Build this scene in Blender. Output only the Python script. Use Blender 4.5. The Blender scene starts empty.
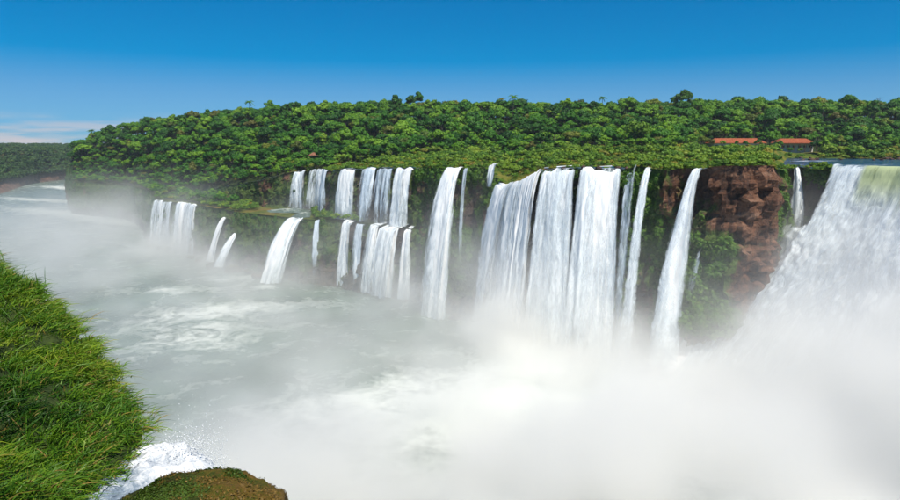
import bpy, math, random
import numpy as np
from mathutils import Vector

random.seed(7)
RNG = np.random.default_rng(11)
SC = bpy.context.scene
COL = SC.collection

# ------------------------------------------------------------------ camera
CAM_Z = 78.0
PITCH = math.atan(105 / 600)
cam_d = bpy.data.cameras.new('camera')
cam_d.lens = 24.0
cam_d.sensor_width = 36.0
cam_d.clip_start = 0.2
cam_d.clip_end = 20000
cam = bpy.data.objects.new('camera', cam_d)
cam.location = (0, 0, CAM_Z)
cam.rotation_euler = (math.pi / 2 - PITCH, 0, 0)
COL.objects.link(cam)
SC.camera = cam

# ------------------------------------------------------------------ sky and sun
SUN_EL = math.radians(61)
SUN_AZ = math.radians(152)          # compass bearing of the sun, 0 = +Y, clockwise
world = bpy.data.worlds.new('World')
SC.world = world
world.use_nodes = True
wn, wl = world.node_tree.nodes, world.node_tree.links
wn.clear()
w_out = wn.new('ShaderNodeOutputWorld')
w_bg = wn.new('ShaderNodeBackground')
w_bg.inputs['Strength'].default_value = 0.095
sky = wn.new('ShaderNodeTexSky')
sky.sky_type = 'NISHITA'
sky.sun_disc = False
sky.sun_elevation = SUN_EL
sky.sun_rotation = SUN_AZ
sky.altitude = 2500
sky.air_density = 1.0
sky.dust_density = 0.1
sky.ozone_density = 3.0
w_hs = wn.new('ShaderNodeHueSaturation')
w_hs.inputs['Hue'].default_value = 0.5
w_hs.inputs['Saturation'].default_value = 1.65
w_hs.inputs['Value'].default_value = 1.0
wl.new(sky.outputs['Color'], w_hs.inputs['Color'])
def w_op(op, c1, c2):
    m_ = wn.new('ShaderNodeMixRGB')
    m_.blend_type = op
    m_.inputs['Fac'].default_value = 1.0
    for k_, c_ in ((1, c1), (2, c2)):
        if isinstance(c_, tuple): m_.inputs[k_].default_value = (*c_, 1)
        else: wl.new(c_, m_.inputs[k_])
    return m_.outputs['Color']
# soft ceiling on the colour keeps the horizon from bleaching: c / sqrt(1 + (c / top)^2)
w_ratio = w_op('DIVIDE', w_hs.outputs['Color'], (1.25, 4.2, 8.5))
w_gm = wn.new('ShaderNodeGamma')
w_gm.inputs['Gamma'].default_value = 0.5
wl.new(w_op('ADD', w_op('MULTIPLY', w_ratio, w_ratio), (1.0, 1.0, 1.0)), w_gm.inputs['Color'])
w_dk = w_op('DIVIDE', w_hs.outputs['Color'], w_gm.outputs['Color'])
# low bank of thin fair-weather cloud all round the horizon
w_tc = wn.new('ShaderNodeTexCoord')
w_sep = wn.new('ShaderNodeSeparateXYZ')
wl.new(w_tc.outputs['Generated'], w_sep.inputs['Vector'])
w_map = wn.new('ShaderNodeMapping')
w_map.inputs['Scale'].default_value = (5.0, 5.0, 60.0)
wl.new(w_tc.outputs['Generated'], w_map.inputs['Vector'])
w_noise = wn.new('ShaderNodeTexNoise')
w_noise.inputs['Scale'].default_value = 1.3
w_noise.inputs['Detail'].default_value = 6
w_noise.inputs['Roughness'].default_value = 0.55
wl.new(w_map.outputs['Vector'], w_noise.inputs['Vector'])
w_band = wn.new('ShaderNodeMapRange')
w_band.interpolation_type = 'SMOOTHSTEP'
w_band.inputs['From Min'].default_value = 0.052
w_band.inputs['From Max'].default_value = 0.004
wl.new(w_sep.outputs['Z'], w_band.inputs['Value'])
w_thr = wn.new('ShaderNodeMapRange')
w_thr.interpolation_type = 'SMOOTHSTEP'
w_thr.inputs['From Min'].default_value = 0.36
w_thr.inputs['From Max'].default_value = 0.60
wl.new(w_noise.outputs['Fac'], w_thr.inputs['Value'])
w_mul = wn.new('ShaderNodeMath')
w_mul.operation = 'MULTIPLY'
wl.new(w_band.outputs['Result'], w_mul.inputs[0])
wl.new(w_thr.outputs['Result'], w_mul.inputs[1])
w_mix = wn.new('ShaderNodeMixRGB')
w_mix.inputs['Color2'].default_value = (5.6, 5.0, 5.1, 1)
wl.new(w_mul.outputs['Value'], w_mix.inputs['Fac'])
wl.new(w_dk, w_mix.inputs['Color1'])
wl.new(w_mix.outputs['Color'], w_bg.inputs['Color'])
wl.new(w_bg.outputs['Background'], w_out.inputs['Surface'])

sun_d = bpy.data.lights.new('sun', 'SUN')
sun_d.energy = 4.8
sun_d.angle = math.radians(0.53)
sun_d.color = (1.0, 0.93, 0.81)
sun = bpy.data.objects.new('sun', sun_d)
SUN_DIR = Vector((math.sin(SUN_AZ) * math.cos(SUN_EL), math.cos(SUN_AZ) * math.cos(SUN_EL), math.sin(SUN_EL)))
sun.rotation_euler = SUN_DIR.to_track_quat('Z', 'Y').to_euler()
sun.location = (0, 0, 400)
COL.objects.link(sun)

# ------------------------------------------------------------------ exposure and render
SC.view_settings.view_transform = 'Standard'
SC.view_settings.look = 'None'
SC.view_settings.exposure = 0.35
SC.view_settings.gamma = 1.0
SC.view_settings.use_curve_mapping = False
SC.render.engine = 'CYCLES'
cy = SC.cycles
cy.max_bounces = 16
cy.diffuse_bounces = 3
cy.glossy_bounces = 2
cy.transmission_bounces = 3
cy.volume_bounces = 12
cy.transparent_max_bounces = 20
cy.use_adaptive_sampling = True
cy.adaptive_threshold = 0.02
cy.use_denoising = True
cy.volume_max_steps = 512
cy.sample_clamp_indirect = 6
cy.caustics_reflective = False
cy.caustics_refractive = False

# ------------------------------------------------------------------ numeric helpers
def smooth(a, b, x):
    t = np.clip((np.asarray(x, float) - a) / (b - a), 0, 1)
    return t * t * (3 - 2 * t)

def _hash(ix, iy, iz, seed):
    h = (ix.astype(np.uint32) * np.uint32(374761393) + iy.astype(np.uint32) * np.uint32(668265263)
         + iz.astype(np.uint32) * np.uint32(2246822519) + np.uint32((seed * 3266489917) & 0xffffffff))
    h = (h ^ (h >> np.uint32(13))) * np.uint32(1274126177)
    h = (h ^ (h >> np.uint32(16))) * np.uint32(2654435761)
    h = h ^ (h >> np.uint32(15))
    return h.astype(np.float64) / 4294967295.0

def vnoise(P, seed=0):
    P = np.asarray(P, float)
    F = np.floor(P)
    f = P - F
    f = f * f * f * (f * (f * 6 - 15) + 10)
    I = F.astype(np.int64)
    r = np.zeros(len(P))
    for dx in (0, 1):
        wx = f[:, 0] if dx else 1 - f[:, 0]
        for dy in (0, 1):
            wy = f[:, 1] if dy else 1 - f[:, 1]
            for dz in (0, 1):
                wz = f[:, 2] if dz else 1 - f[:, 2]
                r += wx * wy * wz * _hash(I[:, 0] + dx, I[:, 1] + dy, I[:, 2] + dz, seed)
    return r

def fbm(P, octaves=4, seed=0, gain=0.5):
    P = np.asarray(P, float)
    r = np.zeros(len(P)); a = 1.0; s = 0.0
    for o in range(octaves):
        r += a * vnoise(P * (2.03 ** o) + 17.3 * o, seed + o)
        s += a; a *= gain
    return r / s                                   # 0..1, mean .5

def blocks(P, seed=0):
    I = np.floor(np.asarray(P, float)).astype(np.int64)
    return _hash(I[:, 0], I[:, 1], I[:, 2], seed)

TH_C, TH_S = math.cos(PITCH), math.sin(PITCH)
def at(p, Y, z):
    """column p of the photograph at ground distance Y and height z -> X, Y, z"""
    return ((p - 450) / 600 * (Y * TH_C + (CAM_Z - z) * TH_S), Y, z)

def to_px(P):
    P = np.asarray(P, float)
    d = P[:, 1] * TH_C + (CAM_Z - P[:, 2]) * TH_S
    v = (P[:, 2] - CAM_Z) * TH_C + P[:, 1] * TH_S
    return 450 + 600 * P[:, 0] / d, 250 - 600 * v / d, d

# ------------------------------------------------------------------ object helpers
def tag(o, label=None, cat=None, group=None, kind=None):
    if label: o['label'] = label
    if cat: o['category'] = cat
    if group: o['group'] = group
    if kind: o['kind'] = kind
    return o

def mesh_np(name, V, F, mats=(), smooth_=True, attrs=None, uv=None, mat_idx=None):
    """F: list of (n,k) arrays"""
    if not isinstance(F, (list, tuple)): F = [F]
    F = [np.asarray(f, np.int32) for f in F if len(f)]
    V = np.asarray(V, np.float32)
    me = bpy.data.meshes.new(name)
    me.vertices.add(len(V))
    me.vertices.foreach_set('co', V.ravel())
    loops = np.concatenate([f.ravel() for f in F]) if F else np.zeros(0, np.int32)
    if len(loops):
        sizes = np.concatenate([np.full(len(f), f.shape[1], np.int32) for f in F])
        starts = np.concatenate([[0], np.cumsum(sizes)[:-1]]).astype(np.int32)
        me.loops.add(len(loops))
        me.loops.foreach_set('vertex_index', loops)
        me.polygons.add(len(sizes))
        me.polygons.foreach_set('loop_start', starts)
        me.polygons.foreach_set('loop_total', sizes)
        me.polygons.foreach_set('use_smooth', np.full(len(sizes), smooth_, bool))
        if mat_idx is not None:
            me.polygons.foreach_set('material_index', np.asarray(mat_idx, np.int32))
    me.update(calc_edges=True)
    for k, a in (attrs or {}).items():
        at_ = me.attributes.new(k, 'FLOAT', 'POINT')
        at_.data.foreach_set('value', np.asarray(a, np.float32))
    if uv is not None and len(loops):
        l = me.uv_layers.new(name='UVMap')
        l.data.foreach_set('uv', np.asarray(uv, np.float32)[loops].ravel())
    for m in mats: me.materials.append(m)
    return me

def obj(name, me, parent=None, loc=None):
    o = bpy.data.objects.new(name, me)
    COL.objects.link(o)
    if parent: o.parent = parent
    if loc is not None: o.location = loc
    return o

def empty(name, loc=(0, 0, 0)):
    o = bpy.data.objects.new(name, None)
    o.empty_display_size = 0.5
    o.location = loc
    COL.objects.link(o)
    return o

def grid_faces(nu, nv):
    """vertices indexed v*nu+u"""
    u, v = np.meshgrid(np.arange(nu - 1), np.arange(nv - 1))
    a = (v * nu + u).ravel()
    return np.stack([a, a + 1, a + 1 + nu, a + nu], 1)

def box_mesh(name, boxes, mats):
    V = []; F = []
    for (x0, y0, z0, x1, y1, z1) in boxes:
        b = len(V)
        V += [(x0, y0, z0), (x1, y0, z0), (x1, y1, z0), (x0, y1, z0), (x0, y0, z1), (x1, y0, z1), (x1, y1, z1), (x0, y1, z1)]
        F += [[b + i for i in q] for q in ((0, 3, 2, 1), (4, 5, 6, 7), (0, 1, 5, 4), (1, 2, 6, 5), (2, 3, 7, 6), (3, 0, 4, 7))]
    return mesh_np(name, V, np.array(F), mats, False)

# ------------------------------------------------------------------ materials
class MatB:
    def __init__(s, name):
        s.m = bpy.data.materials.new(name); s.m.use_nodes = True
        s.nt = s.m.node_tree; s.nt.nodes.clear()
        s.out = s.n('ShaderNodeOutputMaterial')
    def n(s, t, **k):
        nd = s.nt.nodes.new(t)
        for a, v in k.items():
            if a == 'i':
                for q, w in v.items():
                    if isinstance(w, bpy.types.NodeSocket): s.nt.links.new(w, nd.inputs[q])
                    else: nd.inputs[q].default_value = w
            else: setattr(nd, a, v)
        return nd
    def link(s, a, b): s.nt.links.new(a, b)
    def noise(s, vec, scale, detail=4, rough=0.55, dist=0.0):
        return s.n('ShaderNodeTexNoise', i={'Vector': vec, 'Scale': scale, 'Detail': detail, 'Roughness': rough, 'Distortion': dist}).outputs['Fac']
    def mapping(s, vec, scale):
        return s.n('ShaderNodeMapping', i={'Vector': vec, 'Scale': scale}).outputs['Vector']
    def rng(s, v, a, b, c=0.0, d=1.0):
        return s.n('ShaderNodeMapRange', interpolation_type='SMOOTHSTEP', i={'Value': v, 'From Min': a, 'From Max': b, 'To Min': c, 'To Max': d}).outputs['Result']
    def math(s, op, a, b=0.0, c=0.0):
        return s.n('ShaderNodeMath', operation=op, i={0: a, 1: b, 2: c}).outputs[0]
    def mix(s, f, a, b):
        def col(c): return c if isinstance(c, bpy.types.NodeSocket) else (c[0], c[1], c[2], 1)
        return s.n('ShaderNodeMixRGB', i={'Fac': f, 'Color1': col(a), 'Color2': col(b)}).outputs['Color']
    def attr(s, name): return s.n('ShaderNodeAttribute', attribute_name=name).outputs['Fac']
    def obj(s): return s.n('ShaderNodeTexCoord').outputs['Object']
    def pos(s): return s.n('ShaderNodeNewGeometry').outputs['Position']
    def uv(s): return s.n('ShaderNodeTexCoord').outputs['UV']
    def ramp(s, f, stops):
        r = s.n('ShaderNodeValToRGB', i={'Fac': f}); e = r.color_ramp.elements
        while len(e) < len(stops): e.new(0.5)
        for k, (p, c) in enumerate(stops):
            e[k].position = p; e[k].color = (c[0], c[1], c[2], 1)
        return r.outputs['Color']
    def bump(s, h, strength, dist):
        return s.n('ShaderNodeBump', i={'Height': h, 'Strength': strength, 'Distance': dist}).outputs['Normal']
    def bsdf(s, color, rough=0.8, normal=None, spec=0.3, **k):
        i = {'Base Color': color if isinstance(color, bpy.types.NodeSocket) else (*color[:3], 1), 'Roughness': rough, 'Specular IOR Level': spec}
        if normal is not None: i['Normal'] = normal
        i.update(k)
        return s.n('ShaderNodeBsdfPrincipled', i=i).outputs['BSDF']
    def done(s, sh):
        s.link(sh, s.out.inputs['Surface']); return s.m

def leaf_mat(name, dark, mid, light, dry=None, transl=0.3, dry_amt=0.0):
    b = MatB(name)
    g = b.n('ShaderNodeNewGeometry')
    oi = b.n('ShaderNodeObjectInfo')
    big = b.noise(g.outputs['Position'], 0.035, 3)
    sm = b.noise(g.outputs['Position'], 0.5, 2)
    oc = b.n('ShaderNodeSeparateColor', i={0: oi.outputs['Color']})
    tone = b.n('ShaderNodeMix', data_type='FLOAT', i={0: oc.outputs[1], 2: oc.outputs[0], 3: oi.outputs['Random']}).outputs[0]
    f = b.math('ADD', b.math('MULTIPLY', tone, 0.85), b.math('MULTIPLY', big, 0.35))
    f = b.math('ADD', f, b.math('MULTIPLY', g.outputs['Random Per Island'], 0.28))
    f = b.math('ADD', f, b.math('MULTIPLY', sm, 0.25))
    f = b.math('SUBTRACT', f, 0.36)
    c = b.ramp(f, [(0.0, dark), (0.5, mid), (1.0, light)])
    if dry:
        r = b.math('FRACT', b.math('MULTIPLY', oi.outputs['Random'], 7.31))
        c = b.mix(b.math('MULTIPLY', b.rng(r, 0.9, 0.99), dry_amt), c, dry)
    p = b.bsdf(c, 0.55, spec=0.25)
    t = b.n('ShaderNodeBsdfTranslucent', i={'Color': c}).outputs[0]
    return b.done(b.n('ShaderNodeMixShader', i={0: transl, 1: p, 2: t}).outputs[0])

M_TREE = leaf_mat('tree_leaves', (0.010, 0.056, 0.006), (0.042, 0.158, 0.007), (0.165, 0.31, 0.014), (0.20, 0.13, 0.03), 0.14, 0.5)
M_SHRUB = leaf_mat('shrub_leaves', (0.040, 0.115, 0.010), (0.11, 0.22, 0.016), (0.21, 0.31, 0.024), (0.32, 0.22, 0.03), 0.2, 0.6)
M_VINE = leaf_mat('cliff_leaves', (0.016, 0.055, 0.006), (0.05, 0.13, 0.010), (0.13, 0.22, 0.018), transl=0.2)
M_FAR = leaf_mat('far_leaves', (0.018, 0.055, 0.015), (0.035, 0.09, 0.018), (0.07, 0.13, 0.025), transl=0.2)

def bark_mat():
    b = MatB('bark')
    n = b.noise(b.mapping(b.obj(), (3, 3, 0.6)), 2.0, 5)
    return b.done(b.bsdf(b.ramp(n, [(0.3, (0.05, 0.035, 0.025)), (0.7, (0.19, 0.15, 0.12))]), 0.9, b.bump(n, 0.5, 0.05)))
M_BARK = bark_mat()

def rock_mat():
    b = MatB('basalt')
    P = b.pos()
    n1 = b.noise(P, 0.10, 6, 0.6)
    strata = b.noise(b.mapping(P, (0.10, 0.10, 0.55)), 1.0, 5, 0.6)
    fine = b.noise(P, 1.3, 6, 0.65)
    f = b.math('ADD', b.math('MULTIPLY', n1, 0.45), b.math('ADD', b.math('MULTIPLY', strata, 0.35), b.math('MULTIPLY', fine, 0.25)))
    c = b.ramp(f, [(0.38, (0.016, 0.011, 0.009)), (0.47, (0.066, 0.030, 0.018)), (0.55, (0.135, 0.062, 0.034)), (0.67, (0.25, 0.15, 0.10))])
    stain = b.noise(b.mapping(P, (0.55, 0.55, 0.05)), 1.0, 5, 0.6)
    c = b.mix(b.rng(stain, 0.50, 0.66, 0.0, 0.75), c, (0.022, 0.016, 0.013))
    wet = b.attr('wet')
    c = b.mix(b.math('MULTIPLY', wet, 0.8), c, (0.030, 0.027, 0.026))
    veg = b.attr('veg')
    gn = b.noise(P, 0.45, 5, 0.65)
    gm = b.rng(b.math('ADD', b.math('MULTIPLY', veg, 0.75), b.math('MULTIPLY', gn, 0.8)), 0.62, 0.82)
    green = b.ramp(fine, [(0.3, (0.018, 0.04, 0.008)), (0.55, (0.055, 0.095, 0.014)), (0.75, (0.13, 0.15, 0.025))])
    c = b.mix(gm, c, green)
    crack = b.n('ShaderNodeTexVoronoi', feature='DISTANCE_TO_EDGE', i={'Vector': b.mapping(P, (0.36, 0.36, 0.16)), 'Scale': 1.0}).outputs['Distance']
    ck = b.rng(crack, 0.0, 0.10)
    h = b.math('ADD', b.math('MULTIPLY', fine, 0.7), b.math('MULTIPLY', ck, 0.16))
    rough = b.math('SUBTRACT', 0.9, b.math('MULTIPLY', wet, 0.35))
    return b.done(b.bsdf(c, rough, b.bump(h, 0.9, 0.9)))
M_ROCK = rock_mat()

def ground_mat():
    b = MatB('scrub_ground')
    P = b.pos()
    n1 = b.noise(P, 0.05, 5); n2 = b.noise(P, 0.6, 5, 0.65)
    f = b.math('ADD', b.math('MULTIPLY', n1, 0.6), b.math('MULTIPLY', n2, 0.4))
    c = b.ramp(f, [(0.34, (0.028, 0.055, 0.010)), (0.48, (0.075, 0.11, 0.014)), (0.56, (0.17, 0.15, 0.025)), (0.66, (0.24, 0.13, 0.05))])
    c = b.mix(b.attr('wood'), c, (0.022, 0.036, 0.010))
    return b.done(b.bsdf(c, 0.95, b.bump(n2, 0.8, 0.5), 0.1))
M_GROUND = ground_mat()

def fall_mat(name, thr, tint=(0.86, 0.89, 0.92)):
    b = MatB(name)
    uv = b.uv()
    wob = b.noise(b.mapping(uv, (0.25, 0.06, 1)), 1.0, 3)
    wv = b.n('ShaderNodeCombineXYZ', i={'X': b.math('MULTIPLY', wob, 2.2)}).outputs[0]
    uvw = b.n('ShaderNodeVectorMath', operation='ADD', i={0: uv, 1: wv}).outputs[0]
    a = b.noise(b.mapping(uvw, (0.42, 0.020, 1)), 1.0, 5, 0.62)
    f = b.noise(b.mapping(uvw, (2.6, 0.22, 1)), 1.0, 5, 0.65, 0.3)
    cl = b.noise(b.mapping(uvw, (0.8, 0.16, 1)), 1.0, 7, 0.72, 0.9)
    s = b.math('ADD', b.math('MULTIPLY', a, 0.44), b.math('ADD', b.math('MULTIPLY', f, 0.22), b.math('MULTIPLY', cl, 0.34)))
    s = b.math('ADD', s, b.math('MULTIPLY', b.math('SUBTRACT', b.attr('cov'), 1.0), 0.34))
    al = b.rng(s, thr - 0.12, thr + 0.11)
    fine = b.math('ADD', f, b.math('MULTIPLY', cl, 0.7))
    c = b.mix(b.rng(s, thr + 0.02, thr + 0.2), (tint[0] * 0.80, tint[1] * 0.87, tint[2] * 0.92), tint)
    c = b.mix(b.attr('glassy'), c, (0.42, 0.50, 0.20))
    p = b.bsdf(c, 0.55, b.bump(fine, 0.30, 0.35), 0.25)
    t = b.n('ShaderNodeBsdfTranslucent', i={'Color': c}).outputs[0]
    m = b.n('ShaderNodeMixShader', i={0: 0.12, 1: p, 2: t}).outputs[0]
    tr = b.n('ShaderNodeBsdfTransparent').outputs[0]
    return b.done(b.n('ShaderNodeMixShader', i={0: al, 1: tr, 2: m}).outputs[0])
M_FALL = fall_mat('falling_water', 0.43, (0.93, 0.945, 0.95))
M_THIN = fall_mat('thin_falling_water', 0.53, (0.80, 0.86, 0.92))
M_CAT = fall_mat('cataract_water', 0.34, (0.96, 0.965, 0.965))
M_CAT2 = fall_mat('cataract_spray', 0.50, (0.93, 0.945, 0.95))

def river_mat(name, deep, foam_col, foam_scale=0.06, rough=0.25, thr=(0.55, 0.72), stretch=(1, 1, 1)):
    b = MatB(name)
    P = b.mapping(b.pos(), stretch)
    n1 = b.noise(P, foam_scale, 6, 0.62, 1.2)
    n2 = b.noise(P, foam_scale * 6, 5, 0.6, 0.5)
    s = b.math('ADD', b.math('MULTIPLY', n1, 0.7), b.math('MULTIPLY', n2, 0.3))
    s = b.math('ADD', s, b.attr('foam'))
    fm = b.rng(s, *thr)
    tone = b.noise(P, foam_scale * 0.4, 3)
    c = b.mix(b.rng(tone, 0.35, 0.65), deep, tuple(min(1, q * 1.5 + 0.02) for q in deep))
    c = b.mix(fm, c, foam_col)
    h = b.math('ADD', b.noise(b.pos(), 0.5, 5, 0.6), b.math('MULTIPLY', fm, 0.4))
    rg = b.math('ADD', rough, b.math('MULTIPLY', fm, 0.4))
    return b.done(b.bsdf(c, rg, b.bump(h, 0.5, 0.6), 0.5))
M_RIVER = river_mat('milky_river', (0.085, 0.122, 0.098), (0.62, 0.66, 0.62), 0.07, 0.25, (0.50, 0.82))
M_UPPER = river_mat('upper_river', (0.010, 0.035, 0.085), (0.75, 0.8, 0.85), 0.05, 0.12, (0.60, 0.72), (0.5, 1.6, 1))

# ------------------------------------------------------------------ the rim of the falls
RIM = [(71, 1150, 40), (72, 980, 38), (75, 722, 38), (105, 690, 38), (130, 665, 38), (160, 570, 38), (200, 485, 42), (240, 437, 50), (270, 415, 56), (292, 407, 60), (300, 405, 61), (322, 392, 62),
       (336, 355, 63), (345, 346, 64), (375, 330, 65), (395, 318, 66), (416, 311, 66), (428, 303, 67), (440, 287, 67), (455, 279, 67.5),
       (472, 276, 68), (488, 270, 68), (498, 264, 63), (505, 252, 61.5), (520, 241, 64), (545, 233, 68.6), (580, 226, 69.4), (625, 218, 69.6),
       (640, 216, 70), (655, 213, 69.6), (668, 207, 70), (690, 206, 70), (702, 203, 69.8), (715, 198, 70.6), (740, 193, 71), (766, 194, 71),
       (778, 205, 70.4), (794, 217, 70), (805, 217, 69.8), (814, 209, 70.4), (830, 205, 70.2), (840, 203, 69.4), (870, 196, 69.3), (905, 185, 69.3),
       (955, 167, 69.3), (1030, 143, 69.3), (1130, 117, 69.3), (1260, 92, 69.3)]
SHELF = [(68, 1150, 36), (70, 950, 36), (75, 690, 36), (100, 670, 36), (130, 640, 36), (148, 560, 36), (157, 462, 36), (172, 448, 36), (188, 440, 36), (210, 412, 36), (240, 378, 36), (270, 362, 36),
         (300, 345, 36), (320, 338, 36), (345, 333, 36), (372, 319, 36), (395, 308, 36), (412, 302, 36), (430, 303, 36)]

def resample(poly, step):
    Q = np.array([(*at(p, Y, z), p) for p, Y, z in poly])
    d = np.concatenate([[0], np.cumsum(np.linalg.norm(np.diff(Q[:, :2], axis=0), axis=1))])
    s = np.arange(0, d[-1], step)
    R = np.stack([np.interp(s, d, Q[:, k]) for k in range(4)], 1)
    if poly[0][2] != 36:
        c_ = np.concatenate([R[:, :2], R[:, :1] * 0], 1); am = smooth(834, 826, R[:, 3])
        dx = (fbm(c_ * .07, 3, 801) - .5) * 5 * am; dy = (fbm(c_ * .07, 3, 803) - .5) * 5 * am; dz_ = (fbm(c_ * .16, 3, 805) - .5) * 2.4 * am
        R[:, 0] += dx; R[:, 1] += dy; R[:, 2] += dz_
    T = np.gradient(R[:, :2], axis=0)
    k = max(3, int(9 / step)) | 1
    T = np.stack([np.convolve(np.pad(T[:, j], k // 2, mode='edge'), np.ones(k) / k, 'valid') for j in (0, 1)], 1)
    T /= np.linalg.norm(T, axis=1)[:, None]
    Nn = np.stack([T[:, 1], -T[:, 0]], 1)
    return s, R, Nn

FALL_COLS = []        # (p0, p1, wet weight) for wetting the rock

def veg_amount(p, z):
    a = np.interp(p, [60, 240, 300, 330, 345, 410, 418, 440, 475, 498, 510, 620, 630, 652, 662, 694, 706, 716, 728, 768, 777, 788, 796, 808, 832, 845],
                  [.9, .9, .6, .6, .35, .35, .65, .7, .7, .55, .3, .35, .72, .60, .08, .08, .15, .12, .10, .14, .5, .55, .3, .65, .55, .1])
    low = np.interp(p, [60, 655, 668, 705, 732, 748], [0, 0, 0.5, 0.6, 0.55, 0])
    a = a + low * smooth(54, 42, z) * smooth(10, 18, z)
    a = a * smooth(2, 14, z) * 0.9 + 0.1 * a
    top = smooth(58, 69, z) * np.interp(p, [0, 660, 675, 715, 725, 765, 780], [.25, .25, -.1, -.1, .12, .1, .2])
    return a + top

CLIFF_PTS = []
def make_cliff(name, poly, zbot, step, seed, batter, amp, wetcols, bs=1.0):
    s, R, Nn = resample(poly, step)
    nu = len(s)
    zt = R[:, 2]
    hmax = (zt - zbot).max()
    nv = int(hmax / step) + 2
    v = np.linspace(0, 1, nv)
    U = np.tile(np.arange(nu), nv); Vv = np.repeat(v, nu)
    z = zt[U] * (1 - Vv) + zbot * Vv
    x = R[U, 0]; y = R[U, 1]; p = R[U, 3]
    P = np.stack([x, y, z], 1)
    drop = zt[U] - z
    d = (fbm(P * 0.045, 4, seed) - 0.5) * amp * 2.2
    warp = (fbm(P * 0.12, 3, seed + 5) - 0.5) * 5
    su = s[U] + warp
    bs = bs * (1 + .9 * smooth(655, 668, p) * smooth(785, 772, p))
    d += (blocks(np.stack([su * 0.26, z * 0.11 + warp * .1, su * 0], 1), seed + 9) - 0.5) * 2.6 * bs
    d += (blocks(np.stack([su * 0.55, z * 0.30, su * 0], 1), seed + 19) - 0.5) * 1.2 * bs
    d += (fbm(P * 0.35, 3, seed + 3) - 0.5) * 1.6 * bs
    zz = z + (fbm(np.stack([s[U] * 0.03, s[U] * 0, s[U] * 0], 1), 3, seed + 7) - .5) * 14
    for zs, out in ((57, 1.1), (46, 1.6), (33, 1.8), (20, 2.2), (9, 3.0)):
        d += .5 * out * smooth(zs + 1.2, zs - 1.2, zz)
    d += batter * drop / hmax
    d *= smooth(0, 5, drop) * 0.92 + 0.08
    d -= 0.5
    X = x + Nn[U, 0] * d; Y = y + Nn[U, 1] * d
    Pf = np.stack([X, Y, z], 1)
    veg = np.clip(veg_amount(p, z) + (fbm(P * 0.09, 4, seed + 31) - 0.5) * 1.8, 0, 1)
    wet = np.zeros(len(P))
    for (a, b, w) in wetcols:
        wet = np.maximum(wet, w * smooth(a - 8, a, p) * smooth(b + 8, b, p))
    wet = np.maximum(wet, smooth(26, 4, z) * 0.8)
    me = mesh_np(name, Pf, grid_faces(nu, nv)[:, ::-1], [M_ROCK], False, {'veg': veg, 'wet': wet})
    o = tag(obj(name, me), kind='structure')
    Nf = np.concatenate([Nn[U], np.zeros((len(U), 1))], 1)
    CLIFF_PTS.append((Pf, Nf, veg, p, drop))
    return o

WET_UP = [(294, 331, .7), (340, 416, 1), (440, 474, .9), (500, 632, 1), (640, 656, .6), (694, 708, .7), (796, 804, .8), (832, 1260, 1)]
WET_LOW = [(157, 202, .8), (222, 244, .5), (284, 326, .8), (344, 418, 1)]
c1 = make_cliff('upper_cliff', [r for r in RIM if r[0] < 430], 33.0, 1.3, 3, 1.0, 2.6, WET_UP)
c2 = make_cliff('main_cliff', [r for r in RIM if r[0] >= 416], -2.0, 1.15, 4, 3.0, 4.6, WET_UP)
c3 = make_cliff('lower_cliff', SHELF, -2.0, 1.3, 5, 2.5, 3.2, WET_LOW)
for o, l in ((c1, 'dark wet basalt wall of the upper step behind the twin-tier falls'), (c2, 'tall brown and green basalt cliff carrying the main falls'), (c3, 'mossy lower basalt step dropping to the gorge river')):
    tag(o, l, 'cliff')

# ------------------------------------------------------------------ plateau and forest hill behind the rim
CR_P = [40, 73, 85, 100, 130, 180, 240, 280, 400, 1300]
CR_Z = [60, 64, 69, 78, 88, 96, 101, 104, 105.5, 106.5]
CR_Y = [830, 775, 765, 750, 720, 680, 650, 630, 620, 620]
def plateau_z(p, Y, Yr, zr):
    crest = np.interp(p, CR_P, CR_Z); cy_ = np.interp(p, CR_P, CR_Y)
    left = smooth(330, 250, p)
    start = Yr * left + np.maximum(Yr + 60, 440) * (1 - left)
    base = zr + np.interp(p, [240, 340], [0.0, 1.0]) * (4.2 * smooth(Yr + 5, Yr + 190, Y))
    riv = smooth(772, 790, p)
    base = base * (1 - riv) + riv * (68.3 + 4.4 * smooth(395, 432, Y))
    t = np.clip((Y - start) / (cy_ - start), 0, 1)
    t = t * (1 - left) * t + left * np.sin(t * math.pi / 2) ** 1.15 * 1.0 if False else (t ** 1.15 * left + t * t * (3 - 2 * t) * (1 - left))
    return base + (crest - base) * t - smooth(0, 400, Y - cy_) * 25

s_r, R_r, N_r = resample(RIM, 3.0)
AD = np.concatenate([[0, 1.5, 3.5], np.arange(6, 60, 4.5), np.arange(62, 480, 9), np.arange(480, 900, 60)])
nu, nv = len(s_r), len(AD)
rr = np.linalg.norm(R_r[:, :2], axis=1)
Uu = np.tile(np.arange(nu), nv); A = np.repeat(AD, nu)
k = 1 + A / rr[Uu]
Xp, Yp, pp = R_r[Uu, 0] * k, R_r[Uu, 1] * k, R_r[Uu, 3]
Zp = plateau_z(pp, Yp, R_r[Uu, 1], R_r[Uu, 2])
Zp = Zp * smooth(0, 6, A) + R_r[Uu, 2] * (1 - smooth(0, 6, A))
Zp += (fbm(np.stack([Xp, Yp, Xp * 0], 1) * 0.08, 4, 50) - 0.5) * 2.2 * smooth(2, 20, A) * np.where((pp > 775) & (Yp < 410), 0.25, 1)
plateau = tag(obj('plateau', mesh_np('plateau', np.stack([Xp, Yp, Zp], 1), grid_faces(nu, nv), [M_GROUND], True, {'wood': np.maximum(smooth(330, 260, pp), smooth(425, 460, Yp))})), 'scrub-covered plateau above the falls rising to the forest', 'ground', kind='structure')
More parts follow.
